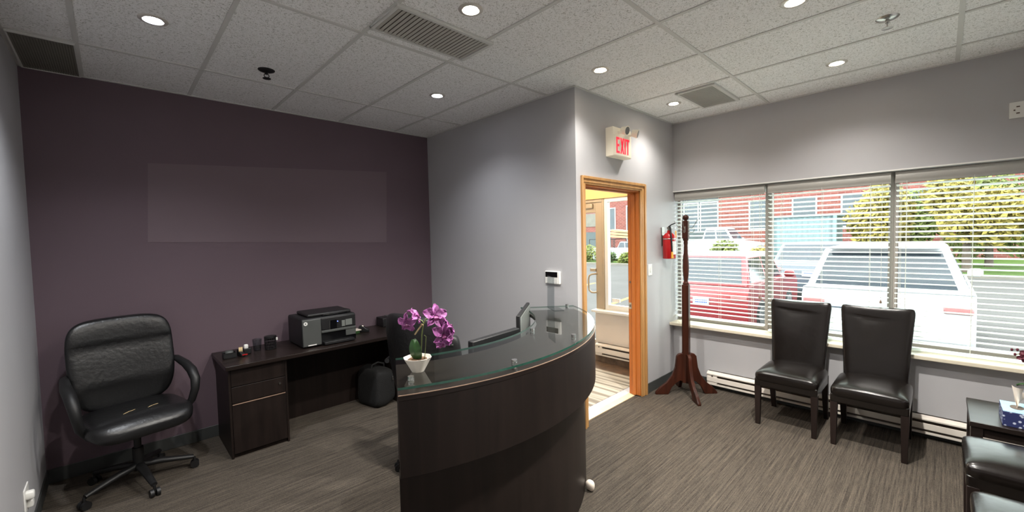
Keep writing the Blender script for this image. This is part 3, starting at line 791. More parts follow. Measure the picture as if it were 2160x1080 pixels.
for (s, z, f, size, nr, sp) in ((-0.036, 1.288, -0.01, 0.044, (-0.75, -0.5, -0.25), 0.3), (-0.008, 1.314, 0.0, 0.040, (0.5, -0.6, 0.6), 0.9),
                                (0.084, 1.313, -0.012, 0.054, (-0.3, -0.9, 0.35), 0.2), (0.134, 1.268, -0.004, 0.046, (0.75, -0.35, 0.6), 0.5),
                                (0.116, 1.238, -0.02, 0.052, (-0.2, -0.95, -0.05), 0.1), (0.142, 1.222, 0.0, 0.042, (0.6, -0.75, -0.1), 0.8), (0.114, 1.196, -0.012, 0.036, (-0.1, -0.7, -0.65), 0.4)):
    flower('flower', at(s, z, f), size, nr, sp, t, PM)

# ------------------------------------------------------------------ credenza along the purple wall
CZ = 0.725
t = thing('credenza', (1.48, 4.0, 0), 'long dark-veneer credenza desk with drawer pedestal against the purple wall', 'desk')
MB().box(0.565, 2.40, 3.69, 4.285, CZ - 0.032, CZ).build('top', MT['wengex'], t, bevel=0.003)
MB().box(0.585, 0.60, 3.73, 4.27, 0.0, CZ - 0.032).box(0.975, 0.99, 3.73, 4.27, 0.0, CZ - 0.032).box(0.60, 0.975, 3.75, 4.27, 0.0, CZ - 0.032).build('pedestal', MT['wenge'], t, bevel=0.001)
for (z0, z1, h) in ((0.555, 0.685, False), (0.425, 0.55, True), (0.035, 0.42, True)):
    dr = MB().box(0.602, 0.973, 3.728, 3.748, z0, z1).build('drawer', MT['wenge'], t, bevel=0.002)
    if z1 < 0.5: MB().box(0.605, 0.97, 3.724, 3.728, z1 - 0.006, z1).build('pull_edge', MT['edge'], dr)
    elif h: MB().cyl((0.93, 3.727, 0.505), (0.93, 3.716, 0.505), 0.009).build('lock', MT['chrome'], dr, smooth=40)
MB().box(0.99, 2.02, 4.20, 4.22, 0.0, CZ - 0.032).build('modesty_panel', MT['wenge'], t)
MB().box(2.02, 2.39, 3.73, 4.27, 0.0, CZ - 0.032).build('pedestal', MT['wenge'], t, bevel=0.001)

# printer
t = thing('office_printer', (1.36, 3.98, CZ), 'black all-in-one office printer with charcoal front flap on the credenza', 'printer')
x0, x1, y0, y1, z = 1.145, 1.61, 3.80, 4.20, CZ
MB().box(x0 - 0.005, x1 + 0.005, y0 + 0.012, y1, z + 0.002, z + 0.255).build('body', MT['bplastic'], t, bevel=0.018, seg=3)
MB().box(x0 + 0.06, x1 - 0.02, y0 + 0.05, y1 - 0.04, z + 0.255, z + 0.285).build('document_feeder', MT['bplastic'], t, bevel=0.012, seg=3)
MB().box(x0 + 0.18, x1 - 0.06, y0 + 0.03, y0 + 0.12, z + 0.252, z + 0.272).build('feeder_slot', MT['lcd'], t, bevel=0.005)
MB().box(x0, x0 + 0.155, y0, y0 + 0.014, z + 0.012, z + 0.245).build('front_flap', MT['greyplastic'], t, bevel=0.006)
MB().box(x0 + 0.157, x1, y0 + 0.002, y0 + 0.016, z + 0.135, z + 0.242).build('control_panel', MT['bplastic'], t, bevel=0.006)
MB().box(x0 + 0.155, x1, y0 - 0.004, y0 + 0.014, z + 0.112, z + 0.133).build('panel_lip', MT['greyplastic'], t, bevel=0.003)
MB().box(x0 + 0.235, x0 + 0.29, y0 - 0.001, y0 + 0.002, z + 0.138, z + 0.215).build('display', MT['lcd'], t)
MB().box(x0 + 0.222, x0 + 0.228, y0 - 0.001, y0 + 0.002, z + 0.135, z + 0.215).build('panel_divider', MT['chrome'], t)
MB().box(x0 + 0.335, x0 + 0.365, y0 - 0.001, y0 + 0.002, z + 0.145, z + 0.2).box(x0 + 0.37, x0 + 0.43, y0 - 0.001, y0 + 0.002, z + 0.15, z + 0.205).build('button_pad', MT['panelgrey'], t)
MB().cyl((x0 + 0.298, y0 + 0.002, z + 0.198), (x0 + 0.298, y0 - 0.002, z + 0.198), 0.004, n=10).build('status_light', MT['bluelight'], t)
bd = MB().lathe([(0.006, -0.002), (0.016, -0.002), (0.016, 0.002), (0.006, 0.002), (0.006, -0.002)], n=24, M=T(x0 + 0.025, y0 - 0.001, z + 0.215) @ RX(90))
bd.build('round_badge', MT['wplastic'], t)
MB().box(x0 + 0.155, x1, y0 + 0.006, y0 + 0.02, z + 0.01, z + 0.112).build('output_bay', MT['lcd'], t)
MB().box(x0 + 0.37, x1 - 0.002, y0 + 0.0, y0 + 0.012, z + 0.055, z + 0.108).build('side_door', MT['greyplastic'], t, bevel=0.003)
MB().box(x0 + 0.17, x1 - 0.03, y0 - 0.03, y0 + 0.02, z + 0.006, z + 0.03).build('paper_tray', MT['bplastic'], t, bevel=0.004)
MB().box(x0 + 0.04, x0 + 0.11, y0 - 0.003, y0 + 0.001, z + 0.018, z + 0.026).build('tray_label', MT['wplastic'], t)
MB().box(x1 - 0.08, x1 + 0.03, y1 - 0.1, y1 - 0.02, z + 0.256, z + 0.262).build('paper_sheet', MT['tissue'], t)

# small things at the credenza's left end
t = thing('desk_tray', (0.64, 3.99, CZ), 'black desktop tray of clips at the left end of the credenza', 'desk tray')
b = MB().box(0.60, 0.685, 3.95, 4.03, CZ + 0.001, CZ + 0.006)
for (a0, a1, b0, b1) in ((0.60, 0.604, 3.95, 4.03), (0.681, 0.685, 3.95, 4.03), (0.604, 0.681, 3.95, 3.954), (0.604, 0.681, 4.026, 4.03)):
    b.box(a0, a1, b0, b1, CZ + 0.006, CZ + 0.045)
b.build('box', MT['bplastic'], t, bevel=0.002)
MB().superq(0.03, 0.03, 0.018, 0.7, 0.7, 10, 16, M=T(0.642, 3.99, CZ + 0.042)).build('clips', MT['greyplastic'], t, smooth=60)
t = thing('tape_dispenser', (0.725, 3.98, CZ), 'black tape dispenser with a red accent on the credenza', 'tape dispenser')
MB().prism([(-0.035, 0), (0.04, 0), (0.04, 0.02), (0.015, 0.03), (-0.005, 0.055), (-0.03, 0.055), (-0.035, 0.03)], -0.015, 0.015, M=basis((0.72, 3.975, CZ + 0.001), (0.3, -0.95, 0), (0, 0, 1), (-0.95, -0.3, 0))).build('base', MT['bplastic'], t, bevel=0.004)
MB().box(0.722, 0.758, 3.93, 3.937, CZ + 0.012, CZ + 0.02).build('cutter', MT['red'], t)
MB().cyl((0.708, 3.985, CZ + 0.05), (0.734, 3.98, CZ + 0.05), 0.022, n=20).build('tape_roll', MT['stick'], t, smooth=40)
t = thing('eraser_holder', (0.765, 4.02, CZ), 'black holder with a white cap beside the tape dispenser', 'desk holder')
MB().box(0.745, 0.80, 3.995, 4.05, CZ + 0.001, CZ + 0.05).build('holder', MT['bplastic'], t, bevel=0.006)
MB().superq(0.016, 0.016, 0.02, 0.5, 0.6, 10, 16, M=T(0.765, 4.015, CZ + 0.062)).build('white_cap', MT['wplastic'], t, smooth=60)
t = thing('drinking_glass', (0.858, 4.07, CZ), 'clear empty drinking glass on the credenza beside the mesh cup', 'glass')
MB().lathe([(0.0, 0.001), (0.028, 0.001), (0.036, 0.10), (0.0345, 0.10), (0.027, 0.008), (0.0, 0.008)], (0.858, 4.07, CZ), 28).build('tumbler', MT['acrylic'], t, smooth=40)
t = thing('pencil_cup', (0.955, 4.05, CZ), 'black wire-mesh pencil cup on the credenza', 'pencil cup')
mc = MB()
for k in range(20):
    a = 2 * PI * k / 20
    mc.cyl((0.955 + 0.042 * math.cos(a), 4.05 + 0.042 * math.sin(a), CZ + 0.003), (0.955 + 0.045 * math.cos(a), 4.05 + 0.045 * math.sin(a), CZ + 0.105), 0.0018, n=5)
for zz in (0.003, 0.03, 0.055, 0.08):
    mc.lathe([(0.0415, zz), (0.0455, zz), (0.0455, zz + 0.003), (0.0415, zz + 0.003)], (0.955, 4.05, CZ), 24)
mc.build('mesh_body', MT['bplastic'], t)
MB().lathe([(0.042, 0.098), (0.047, 0.098), (0.047, 0.112), (0.042, 0.112)], (0.955, 4.05, CZ), 28).build('rim_band', MT['bplastic'], t, smooth=40)
MB().box(0.995, 1.008, 4.03, 4.04, CZ + 0.07, CZ + 0.095).build('white_clip', MT['wplastic'], t, bevel=0.002)
t = thing('sticky_note_pad', (1.72, 4.05, CZ), 'green and white note pad lying beside the printer', 'note pad')
MB().box(1.655, 1.745, 4.03, 4.11, CZ + 0.001, CZ + 0.028).build('green_pad', MT['leaf'], t, bevel=0.002)
MB().box(1.65, 1.76, 4.025, 4.115, CZ + 0.028, CZ + 0.036).build('white_sheets', MT['tissue'], t, bevel=0.001)
t = thing('tape_dispenser', (1.80, 4.06, CZ), 'black tape dispenser right of the printer', 'tape dispenser')
MB().prism([(-0.05, 0), (0.05, 0), (0.05, 0.03), (0.03, 0.03), (0.01, 0.05), (-0.02, 0.068), (-0.045, 0.06), (-0.05, 0.03)], -0.02, 0.02, M=basis((1.80, 4.06, CZ + 0.001), (0.8, -0.6, 0), (0, 0, 1), (-0.6, -0.8, 0))).build('base', MT['bplastic'], t, bevel=0.005)
MB().cyl((1.775, 4.06, CZ + 0.045), (1.79, 4.075, CZ + 0.045), 0.022, n=20).build('tape_roll', MT['tissue'], t, smooth=40)
t = thing('desktop_box', (2.10, 4.17, CZ), 'small dark desktop box at the far end of the credenza behind the chair', 'desktop device')
MB().box(2.03, 2.12, 4.10, 4.26, CZ + 0.001, CZ + 0.095).build('case', MT['bplastic'], t, bevel=0.006)
MB().box(2.12, 2.24, 4.11, 4.25, CZ + 0.001, CZ + 0.1).build('front_panel', MT['greyplastic'], t, bevel=0.004)

# black bag under the credenza
t = thing('office_bag', (1.87, 3.95, 0), 'bulky black soft-sided bag on the carpet under the credenza', 'bag')
def bagf(q):
    return Vector((q.x * (1 - 0.10 * q.z / 0.19), q.y, q.z * (1 - 0.16 * max(0, q.x) / 0.11) + 0.006 * math.sin(30 * q.x + 9 * q.y)))
MB().superq(0.115, 0.175, 0.19, 0.35, 0.3, 22, 40, fn=bagf, M=T(1.865, 3.965, 0.19) @ RZ(10)).build('bag_body', MT['fabric'], t, smooth=70)
MB().tube([(1.80, 3.93, 0.36), (1.81, 3.92, 0.41), (1.87, 3.92, 0.425), (1.93, 3.92, 0.40), (1.935, 3.93, 0.34)], 0.009, 8).build('carry_handle', MT['fabric'], t, smooth=60)
MB().box(1.955, 1.963, 3.785, 3.80, 0.25, 0.29).build('buckle', MT['chrome'], t, bevel=0.002)

# ------------------------------------------------------------------ office chairs
def office_chair(label):
    """front of the chair is local -Y"""
    t = thing('office_chair', (0, 0, 0), label, 'office chair')
    K = dict(parent=t, world=False)
    def seatf(q):
        return Vector((q.x, q.y, q.z + 0.012 * (1 - (q.x / 0.27) ** 2) - 0.05 * max(0, (-q.y - 0.14) / 0.12) ** 2))
    MB().superq(0.275, 0.26, 0.055, 0.45, 0.45, 20, 44, fn=seatf, M=T(0, -0.03, 0.475)).build('seat', MT['bleather'], smooth=70, **K)
    def backf(q):
        y = q.y
        lum = 0.022 * math.exp(-((q.z + 0.12) / 0.10) ** 2)
        if q.y < 0: y -= lum
        if q.y < 0 and abs(q.z - 0.135) < 0.10: y += 0.020 * math.exp(-((q.z - 0.135) / 0.010) ** 2)
        y -= 0.05 * (q.x / 0.27) ** 2
        return Vector((q.x * (1 - 0.10 * max(0, -q.z) / 0.3), y + 0.22 * max(0, q.z + 0.3) * 0.5, q.z))
    MB().superq(0.287, 0.058, 0.315, 0.42, 0.9, 56, 60, fn=backf, M=T(0, 0.215, 0.825)).build('backrest', MT['bleather'], smooth=70, **K)
    for s in (-1, 1):
        x = s * 0.295
        pts = [(x - s * 0.03, 0.245, 0.78), (x + s * 0.005, 0.18, 0.775), (x + s * 0.02, 0.04, 0.745), (x + s * 0.02, -0.06, 0.715), (x + s * 0.018, -0.125, 0.66), (x + s * 0.01, -0.135, 0.59), (x - s * 0.005, -0.11, 0.51), (x - s * 0.05, -0.08, 0.435)]
        MB().tube(pts, [0.018, 0.024, 0.03, 0.032, 0.03, 0.026, 0.024, 0.022], 12).build('armrest', MT['bplastic'], smooth=60, **K)
    MB().box(-0.13, 0.13, -0.13, 0.13, 0.395, 0.425).box(-0.035, 0.035, 0.10, 0.26, 0.40, 0.42).build('tilt_mechanism', MT['bplastic'], bevel=0.006, **K)
    MB().tube([(0, 0.25, 0.40), (0, 0.30, 0.44), (0, 0.292, 0.60), (0, 0.285, 0.66)], 0.018, 8).build('back_bracket', MT['bplastic'], smooth=60, **K)
    MB().cyl((0, 0, 0.09), (0, 0, 0.25), 0.03, n=20).cyl((0, 0, 0.25), (0, 0, 0.40), 0.02, n=20).build('gas_column', MT['bplastic'], smooth=40, **K)
    for k in range(5):
        a = rad(-90 + 72 * k); e = Vector((math.cos(a), math.sin(a), 0))
        b = MB().tube([e * 0.015 + Vector((0, 0, 0.125)), e * 0.12 + Vector((0, 0, 0.115)), e * 0.30 + Vector((0, 0, 0.078))], [0.03, 0.026, 0.018], 10, flat=0.8)
        lg = b.build('base_leg', MT['bplastic'], smooth=50, **K)
        c = e * 0.305; s = Vector((-e.y, e.x, 0))
        w = MB()
        for d in (-1, 1):
            w.cyl(c + s * (0.007 * d) + Vector((0, 0, 0.026)), c + s * (0.026 * d) + Vector((0, 0, 0.026)), 0.026, n=18)
        w.cyl(c + Vector((0, 0, 0.03)), c + Vector((0, 0, 0.075)), 0.008, n=10)
        w.build('caster', MT['bplastic'], lg, smooth=40, world=False)
    return t
def place(o, x, y, rz):
    o.location = (x, y, 0); o.rotation_euler = (0, 0, rad(rz)); return o
oc = place(office_chair('black leather office chair with worn seat in the corner by the purple wall'), 0.065, 3.86, 12)
for k, (a, b) in enumerate(((-0.09, -0.02), (0.03, 0.10))):
    MB().tube([(a, -0.12, 0.5395), ((a + b) / 2, -0.10, 0.5425), (b, -0.085, 0.5405)], 0.003, 6, flat=0.5).build('seat_tear', MT['stick'], [c for c in kids(oc) if c.name.startswith('seat')][0], world=False, label='pale split in the seat leather')
o2 = clone(oc)
for ch in kids(o2):
    for g in kids(ch):
        if g.name.startswith('seat_tear'): bpy.data.objects.remove(g)
place(o2, 1.68, 2.55, 102)
o2['label'] = 'black leather office chair behind the orchid, turned toward the monitors'

# ------------------------------------------------------------------ leather side chairs
def side_chair(label, group=None):
    """front is local +Y, floor centre at the origin"""
    t = thing('dining_chair', (0, 0, 0), label, 'chair', group)
    K = dict(parent=t, world=False)
    w = 0.225
    def seatf(q):
        crown = 0.022 * (1 - (q.x / w) ** 2) * (1 - (q.y / 0.25) ** 2)
        return Vector((q.x, q.y, q.z + (crown if q.z > 0 else 0) - (0.012 * (abs(q.x / w) ** 6) if q.z > 0 else 0)))
    MB().superq(w, 0.235, 0.05, 0.38, 0.16, 20, 64, fn=seatf, M=T(0, 0.035, 0.42)).build('seat', MT['leather'], smooth=70, **K)
    MB().box(-w + 0.004, w - 0.004, -0.19, 0.262, 0.335, 0.40).build('apron', MT['leather'], bevel=0.008, **K)
    def backf(q):
        # seam-gathered leather: slightly wider and set back toward the top
        k = (q.z + 0.30) / 0.6
        wave = 0.004 * math.sin(26 * q.z + 3 * q.x) * math.sin(9 * q.x + 1) * max(0, k - 0.45)
        fold = -0.007 * math.exp(-((q.z - 0.235 - 0.012 * math.sin(9 * q.x)) / 0.014) ** 2) * max(0, 1 - (q.x / 0.2) ** 2) - 0.005 * math.exp(-((q.z - 0.175 + 0.01 * math.sin(12 * q.x + 1)) / 0.016) ** 2) * max(0, 1 - (q.x / 0.16) ** 2)
        dish = fold - 0.006 * (1 - (q.x / 0.23) ** 2)
        return Vector((q.x * (0.885 + 0.15 * max(0, k) ** 1.5), q.y - 0.085 * max(0, k) ** 1.4 + (dish + wave if q.y > 0 else 0), q.z + 0.014 * (q.x / 0.22) ** 2 * max(0, k)))
    MB().superq(0.222, 0.036, 0.325, 0.12, 0.5, 90, 56, fn=backf, M=T(0, -0.185, 0.685)).build('backrest', MT['leather'], smooth=70, **K)
    for s in (-1, 1):
        x = s * (w - 0.026)
        b = MB(); vs = []
        for z, h in ((0.0, 0.017), (0.345, 0.023)):
            for dx, dy in ((-1, -1), (1, -1), (1, 1), (-1, 1)): vs.append((x + dx * h, 0.237 + dy * h, z))
        b.add(vs, [(3, 2, 1, 0), (4, 5, 6, 7), (0, 1, 5, 4), (1, 2, 6, 5), (2, 3, 7, 6), (3, 0, 4, 7)]).build('leg', MT['darkleg'], bevel=0.003, **K)
        b = MB(); vs = []
        for z, h, y in ((0.0, 0.017, -0.255), (0.20, 0.021, -0.205), (0.40, 0.023, -0.185)):
            for dx, dy in ((-1, -1), (1, -1), (1, 1), (-1, 1)): vs.append((x + dx * h, y + dy * h, z))
        fs = [(3, 2, 1, 0), (8, 9, 10, 11)]
        for l in (0, 4): fs += [(l + a, l + (a + 1) % 4, l + 4 + (a + 1) % 4, l + 4 + a) for a in range(4)]
        b.add(vs, fs).build('leg', MT['darkleg'], bevel=0.003, **K)
    return t
GC = 'dark leather waiting chairs'
c0 = side_chair('dark leather side chair under the window, next to the coat rack', GC)
place(c0, 4.175, 0.878, 90)
for (x, y, rz, lab) in ((4.175, 0.358, 90, 'dark leather side chair under the window, between the other window chair and the side table'),
                        (3.262, -0.365, 0, 'dark leather chair beside the black side table, only its seat in view'),
                        (2.552, -0.375, 0, 'dark leather chair nearest the camera, only a pale-lit seat corner in view')):
    c = clone(c0); place(c, x, y, rz); c['label'] = lab

# ------------------------------------------------------------------ side table, tissues, flower
t = thing('side_table', (3.86, -0.40, 0), 'low black side table with a shelf in the corner by the window', 'table')
TZ = 0.50; tx0, tx1, ty0, ty1 = 3.60, 4.10, -0.70, -0.13
MB().box(tx0, tx1, ty0, ty1, TZ - 0.03, TZ).build('table_top', MT['tablewood'], t, bevel=0.003)
a = MB(); a.box(tx0 + 0.015, tx0 + 0.035, ty0 + 0.05, ty1 - 0.05, TZ - 0.085, TZ - 0.03).box(tx1 - 0.035, tx1 - 0.015, ty0 + 0.05, ty1 - 0.05, TZ - 0.085, TZ - 0.03)
a.box(tx0 + 0.05, tx1 - 0.05, ty0 + 0.015, ty0 + 0.035, TZ - 0.085, TZ - 0.03).box(tx0 + 0.05, tx1 - 0.05, ty1 - 0.035, ty1 - 0.015, TZ - 0.085, TZ - 0.03)
a.build('apron', MT['tablewood'], t)
for lx in (tx0 + 0.03, tx1 - 0.03):
    for ly in (ty0 + 0.03, ty1 - 0.03):
        MB().box(lx - 0.025, lx + 0.025, ly - 0.025, ly + 0.025, 0, TZ - 0.03).build('leg', MT['tablewood'], t, bevel=0.003)
MB().box(tx0 + 0.012, tx1 - 0.012, ty0 + 0.012, ty1 - 0.012, 0.17, 0.19).build('shelf', MT['tablewood'], t, bevel=0.002)
t = thing('tissue_box', (3.75, -0.325, TZ), 'blue patterned tissue box with a tissue pulled up, on the black side table', 'tissue box')
bx0, bx1, by0, by1 = 3.637, 3.852, -0.375, -0.258
MB().box(bx0, bx1, by0, by1, TZ + 0.001, TZ + 0.086).build('carton', MT['tissueside'], t, bevel=0.002)
MB().box(bx0 + 0.001, bx1 - 0.001, by0 + 0.001, by1 - 0.001, TZ + 0.086, TZ + 0.089).build('carton_top', MT['tissuetop'], t)
MB().lathe([(0.0, 0.0), (0.045, 0.0), (0.045, 0.0012), (0.0, 0.0012)], (0, 0, 0), 28, M=T(3.745, -0.318, TZ + 0.089) @ Matrix.Diagonal((1.0, 0.6, 1, 1))).build('opening', MT['slot'], t)
def tis(p, q):
    a = (q - 0.5) * 2
    wd = 0.012 + 0.05 * p ** 0.8
    return Vector((3.745 + a * wd * 0.55 + 0.012 * math.sin(7 * a + 3 * p), -0.318 - 0.02 * p * a + 0.015 * math.sin(5 * a) * p - 0.012 * p, TZ + 0.089 + 0.105 * p * (1 - 0.28 * a * p)))
MB().sheet(tis, 14, 18, th=0.0008).build('tissue', MT['tissue'], t, smooth=80)
t = thing('potted_flower', (3.98, -0.46, TZ), 'burgundy flower spray reaching into view above the side table', 'flower')
FX, FY = 3.98, -0.46
MB().lathe([(0.03, 0.0), (0.036, 0.0), (0.05, 0.06), (0.052, 0.085), (0.046, 0.085), (0.04, 0.075), (0.0, 0.075)], (FX, FY, TZ + 0.001), 28).build('pot', MT['pot'], t, smooth=45)
O3 = Vector((FX, FY, TZ + 0.075))
MB().tube([O3, O3 + Vector((0.0, 0.03, 0.14)), O3 + Vector((0.01, 0.06, 0.24)), O3 + Vector((0.02, 0.095, 0.29)), O3 + Vector((0.02, 0.13, 0.275))], 0.0025, 7).build('stem', MT['stem'], t, smooth=60)
MB().tube([O3 + Vector((0.02, 0.10, 0.288)), O3 + Vector((0.03, 0.12, 0.305)), O3 + Vector((0.02, 0.147, 0.30))], 0.0018, 6).build('stem', MT['darkflower'], t, smooth=60)
VRr = Vector((0.2, -0.98, 0))
for (dy, dz, sz, sp) in ((0.085, 0.285, 0.034, 0.2), (0.10, 0.262, 0.03, 0.9), (0.07, 0.31, 0.03, 0.5)):
    flower('flower', O3 + Vector((0.015, dy, dz)), sz, (-0.95, 0.1, 0.1), sp, t, [MT['darkflower'], MT['darkflower']])
for (dy, dz) in ((0.134, 0.275), (0.147, 0.302), (0.125, 0.305)):
    MB().superq(0.006, 0.006, 0.009, 0.8, 0.8, 8, 10, M=T(O3.x + 0.02, O3.y + dy, O3.z + dz)).build('bud', MT['darkflower'], t, smooth=80)
for (a, l) in ((100, 0.13), (35, 0.15), (160, 0.14)):
    e = Vector((math.cos(rad(a)), math.sin(rad(a)), 0)); s = Vector((-e.y, e.x, 0))
    def lf2(p, q, e=e, s=s, l=l):
        x = (q - 0.5) * 2
        return O3 + e * (l * p) + s * (x * 0.024 * math.sin(PI * (0.08 + 0.88 * p))) + Vector((0, 0, 0.10 * math.sin(2.0 * p) + 0.008 * abs(x)))
    MB().sheet(lf2, 10, 6, th=0.0015).build('leaf', MT['leaf'], t, smooth=70)

# ------------------------------------------------------------------ coat rack
RXc, RYc = 4.18, 1.80
t = thing('coat_rack', (RXc, RYc, 0), 'turned cherry-wood coat rack with ball finial and four curved feet', 'coat rack')
Mr = T(RXc, RYc, 0) @ RZ(8)
MB().box(-0.033, 0.033, -0.033, 0.033, 0.12, 1.13, M=Mr).build('post', MT['cherry'], t, bevel=0.004)
MB().lathe([(0.0, 1.13), (0.030, 1.131), (0.031, 1.145), (0.022, 1.152), (0.020, 1.17), (0.026, 1.22), (0.031, 1.30), (0.028, 1.38), (0.021, 1.46), (0.019, 1.53), (0.022, 1.56), (0.021, 1.575), (0.028, 1.585), (0.026, 1.598), (0.0, 1.60)], (RXc, RYc, 0), 28).build('turned_shaft', MT['cherry'], t, smooth=50)
MB().box(-0.029, 0.029, -0.029, 0.029, 1.598, 1.776, M=Mr).build('hook_block', MT['cherry'], t, bevel=0.003)
MB().lathe([(0.0, 1.774), (0.016, 1.776), (0.015, 1.782), (0.025, 1.79), (0.031, 1.803), (0.031, 1.815), (0.024, 1.828), (0.012, 1.835), (0.0, 1.836)], (RXc, RYc, 0), 24).build('ball_finial', MT['cherry'], t, smooth=60)
foot = [(0.0, 0.42), (0.0, 0.13), (0.035, 0.145), (0.07, 0.125), (0.12, 0.075), (0.155, 0.0), (0.285, 0.0), (0.285, 0.018), (0.235, 0.075), (0.17, 0.125), (0.115, 0.20), (0.085, 0.28), (0.075, 0.36), (0.07, 0.395), (0.05, 0.418), (0.025, 0.425)]
for a in (133, 225, 317, 43):
    e = Vector((math.cos(rad(a)), math.sin(rad(a)), 0)); s = Vector((-e.y, e.x, 0))
    Mf = basis(Vector((RXc, RYc, 0)) + e * 0.03 - s * 0.016, e, (0, 0, 1), -s)
    MB().prism(foot, -0.032, 0.0, M=Mf).build('foot', MT['cherry'], t, bevel=0.004)
for a in (90 + 8, 0 + 8, 180 + 8, 270 + 8):
    e = Vector((math.cos(rad(a)), math.sin(rad(a)), 0)); c = Vector((RXc, RYc, 0)) + e * 0.029
    h = MB().box(-0.008, 0.008, -0.002, 0.002, 1.66, 1.72, M=T(c.x, c.y, 0) @ RZ(a + 90))
    h.tube([c + Vector((0, 0, 1.705)), c + e * 0.03 + Vector((0, 0, 1.70)), c + e * 0.055 + Vector((0, 0, 1.73)), c + e * 0.085 + Vector((0, 0, 1.785))], 0.003, 6)
    h.tube([c + Vector((0, 0, 1.675)), c + e * 0.02 + Vector((0, 0, 1.655)), c + e * 0.045 + Vector((0, 0, 1.66)), c + e * 0.055 + Vector((0, 0, 1.685))], 0.003, 6)
    h.build('coat_hook', MT['metalgrey'], t, smooth=60)

# ------------------------------------------------------------------ fire extinguisher on the doorway wall
EX, EY = 4.285, 2.022
t = thing('fire_extinguisher', (EX, EY, 1.385), 'red fire extinguisher hung on the wall behind the coat rack', 'fire extinguisher')
MB().lathe([(0.0, 0.0), (0.062, 0.0), (0.066, 0.006), (0.066, 0.225), (0.060, 0.245), (0.040, 0.268), (0.022, 0.278), (0.020, 0.30), (0.0, 0.30)], (EX, EY, 1.385), 36).build('cylinder', MT['red'], t, smooth=45)
MB().lathe([(0.0663, 0.205), (0.0672, 0.206), (0.0672, 0.214), (0.0663, 0.215)], (EX, EY, 1.385), 36).build('band', MT['chrome'], t, smooth=45)
def lab(p, q):
    a = rad(-135) + rad(95) * q
    return Vector((EX + 0.0672 * math.cos(a), EY + 0.0672 * math.sin(a), 1.43 + 0.14 * p))
MB().sheet(lab, 4, 14, th=0.0004).build('instruction_label', MT['paperlabel'], t, smooth=60)
v = MB().cyl((EX, EY, 1.683), (EX, EY, 1.715), 0.016, n=14).box(EX - 0.014, EX + 0.014, EY - 0.03, EY + 0.02, 1.70, 1.722)
v.build('valve', MT['metalgrey'], t, bevel=0.002)
MB().tube([(EX, EY + 0.01, 1.722), (EX - 0.01, EY - 0.03, 1.745), (EX - 0.02, EY - 0.085, 1.762)], 0.006, 6).build('carry_lever', MT['rubber'], t, smooth=50)
MB().tube([(EX, EY, 1.716), (EX - 0.035, EY - 0.025, 1.726), (EX - 0.062, EY - 0.045, 1.70), (EX - 0.064, EY - 0.052, 1.62), (EX - 0.056, EY - 0.056, 1.50), (EX - 0.054, EY - 0.056, 1.455)], 0.008, 8).build('hose', MT['rubber'], t, smooth=60)
MB().cyl((EX - 0.054, EY - 0.056, 1.46), (EX - 0.052, EY - 0.058, 1.392), 0.009, 0.014, n=12).build('nozzle', MT['yellow'], t, smooth=50)
MB().box(EX - 0.03, EX + 0.03, EY + 0.066, YD, 1.52, 1.72).build('wall_bracket', MT['metalgrey'], t)
MB().box(EX + 0.045, EX + 0.075, EY - 0.046, EY - 0.043, 1.60, 1.68).build('inspection_tag', MT['yellow'], t)

# ------------------------------------------------------------------ exit sign with emergency heads
t = thing('exit_sign', (3.36, YD, 2.35), 'white illuminated EXIT sign with two emergency lamp heads above the doorway', 'exit sign')
ex0, ex1, ez0, ez1, ef = 3.215, 3.515, 2.35, 2.605, 2.02
MB().box(ex0, ex1, ef, YD, ez0, ez1).build('housing', MT['exitface'], t, bevel=0.004)
MB().box(ex0 + 0.012, ex1 - 0.004, ef - 0.004, ef, ez0 + 0.008, ez0 + 0.185).build('face_plate', MT['exitface'], t, bevel=0.001)
le = MB(); yy0, yy1 = ef - 0.0055, ef - 0.0041
z0, z1 = ez0 + 0.028, ez0 + 0.168; st = 0.020
def lbox(x0, x1, a, b): le.box(x0, x1, yy0, yy1, a, b)
X = ex0 + 0.042
lbox(X, X + st, z0, z1); lbox(X + st, X + 0.055, z0, z0 + st); lbox(X + st, X + 0.055, z1 - st, z1); lbox(X + st, X + 0.048, (z0 + z1) / 2 - st / 2, (z0 + z1) / 2 + st / 2)
X += 0.066
for (a, b) in ((0, 1), (1, 0)):
    xa, xb = X + 0.043 * a, X + 0.043 * b
    le.add([(xa, yy0, z0), (xa + st, yy0, z0), (xb + st, yy0, z1), (xb, yy0, z1), (xa, yy1, z0), (xa + st, yy1, z0), (xb + st, yy1, z1), (xb, yy1, z1)], [(0, 1, 2, 3), (7, 6, 5, 4), (0, 4, 5, 1), (1, 5, 6, 2), (2, 6, 7, 3), (3, 7, 4, 0)])
X += 0.070
lbox(X, X + st, z0, z1)
X += 0.026
lbox(X, X + 0.056, z1 - st, z1); lbox(X + 0.0195, X + 0.0195 + st, z0, z1 - st)
le.build('lettering', MT['exitred'], t)
for (hx, dx, dz) in ((3.305, 0.02, -0.25), (3.485, 0.45, -0.32)):
    hz = ez1 - 0.035
    ar = MB().cyl((hx - 0.02, ef, hz - 0.015), (hx, ef - 0.03, hz - 0.01), 0.012, n=12).build('arm', MT['exitface'], t, smooth=50)
    c = Vector((hx + 0.02, ef - 0.055, hz + 0.002)); dr = Vector((dx, -1, dz)).normalized()
    hd = MB().cyl(c - dr * 0.035, c + dr * 0.02, 0.030, 0.040, n=24).build('lamp_head', MT['exitface'], t, smooth=40)
    MB().cyl(c + dr * 0.0195, c + dr * 0.022, 0.034, n=24).build('lens', MT['lens'], hd, smooth=40)

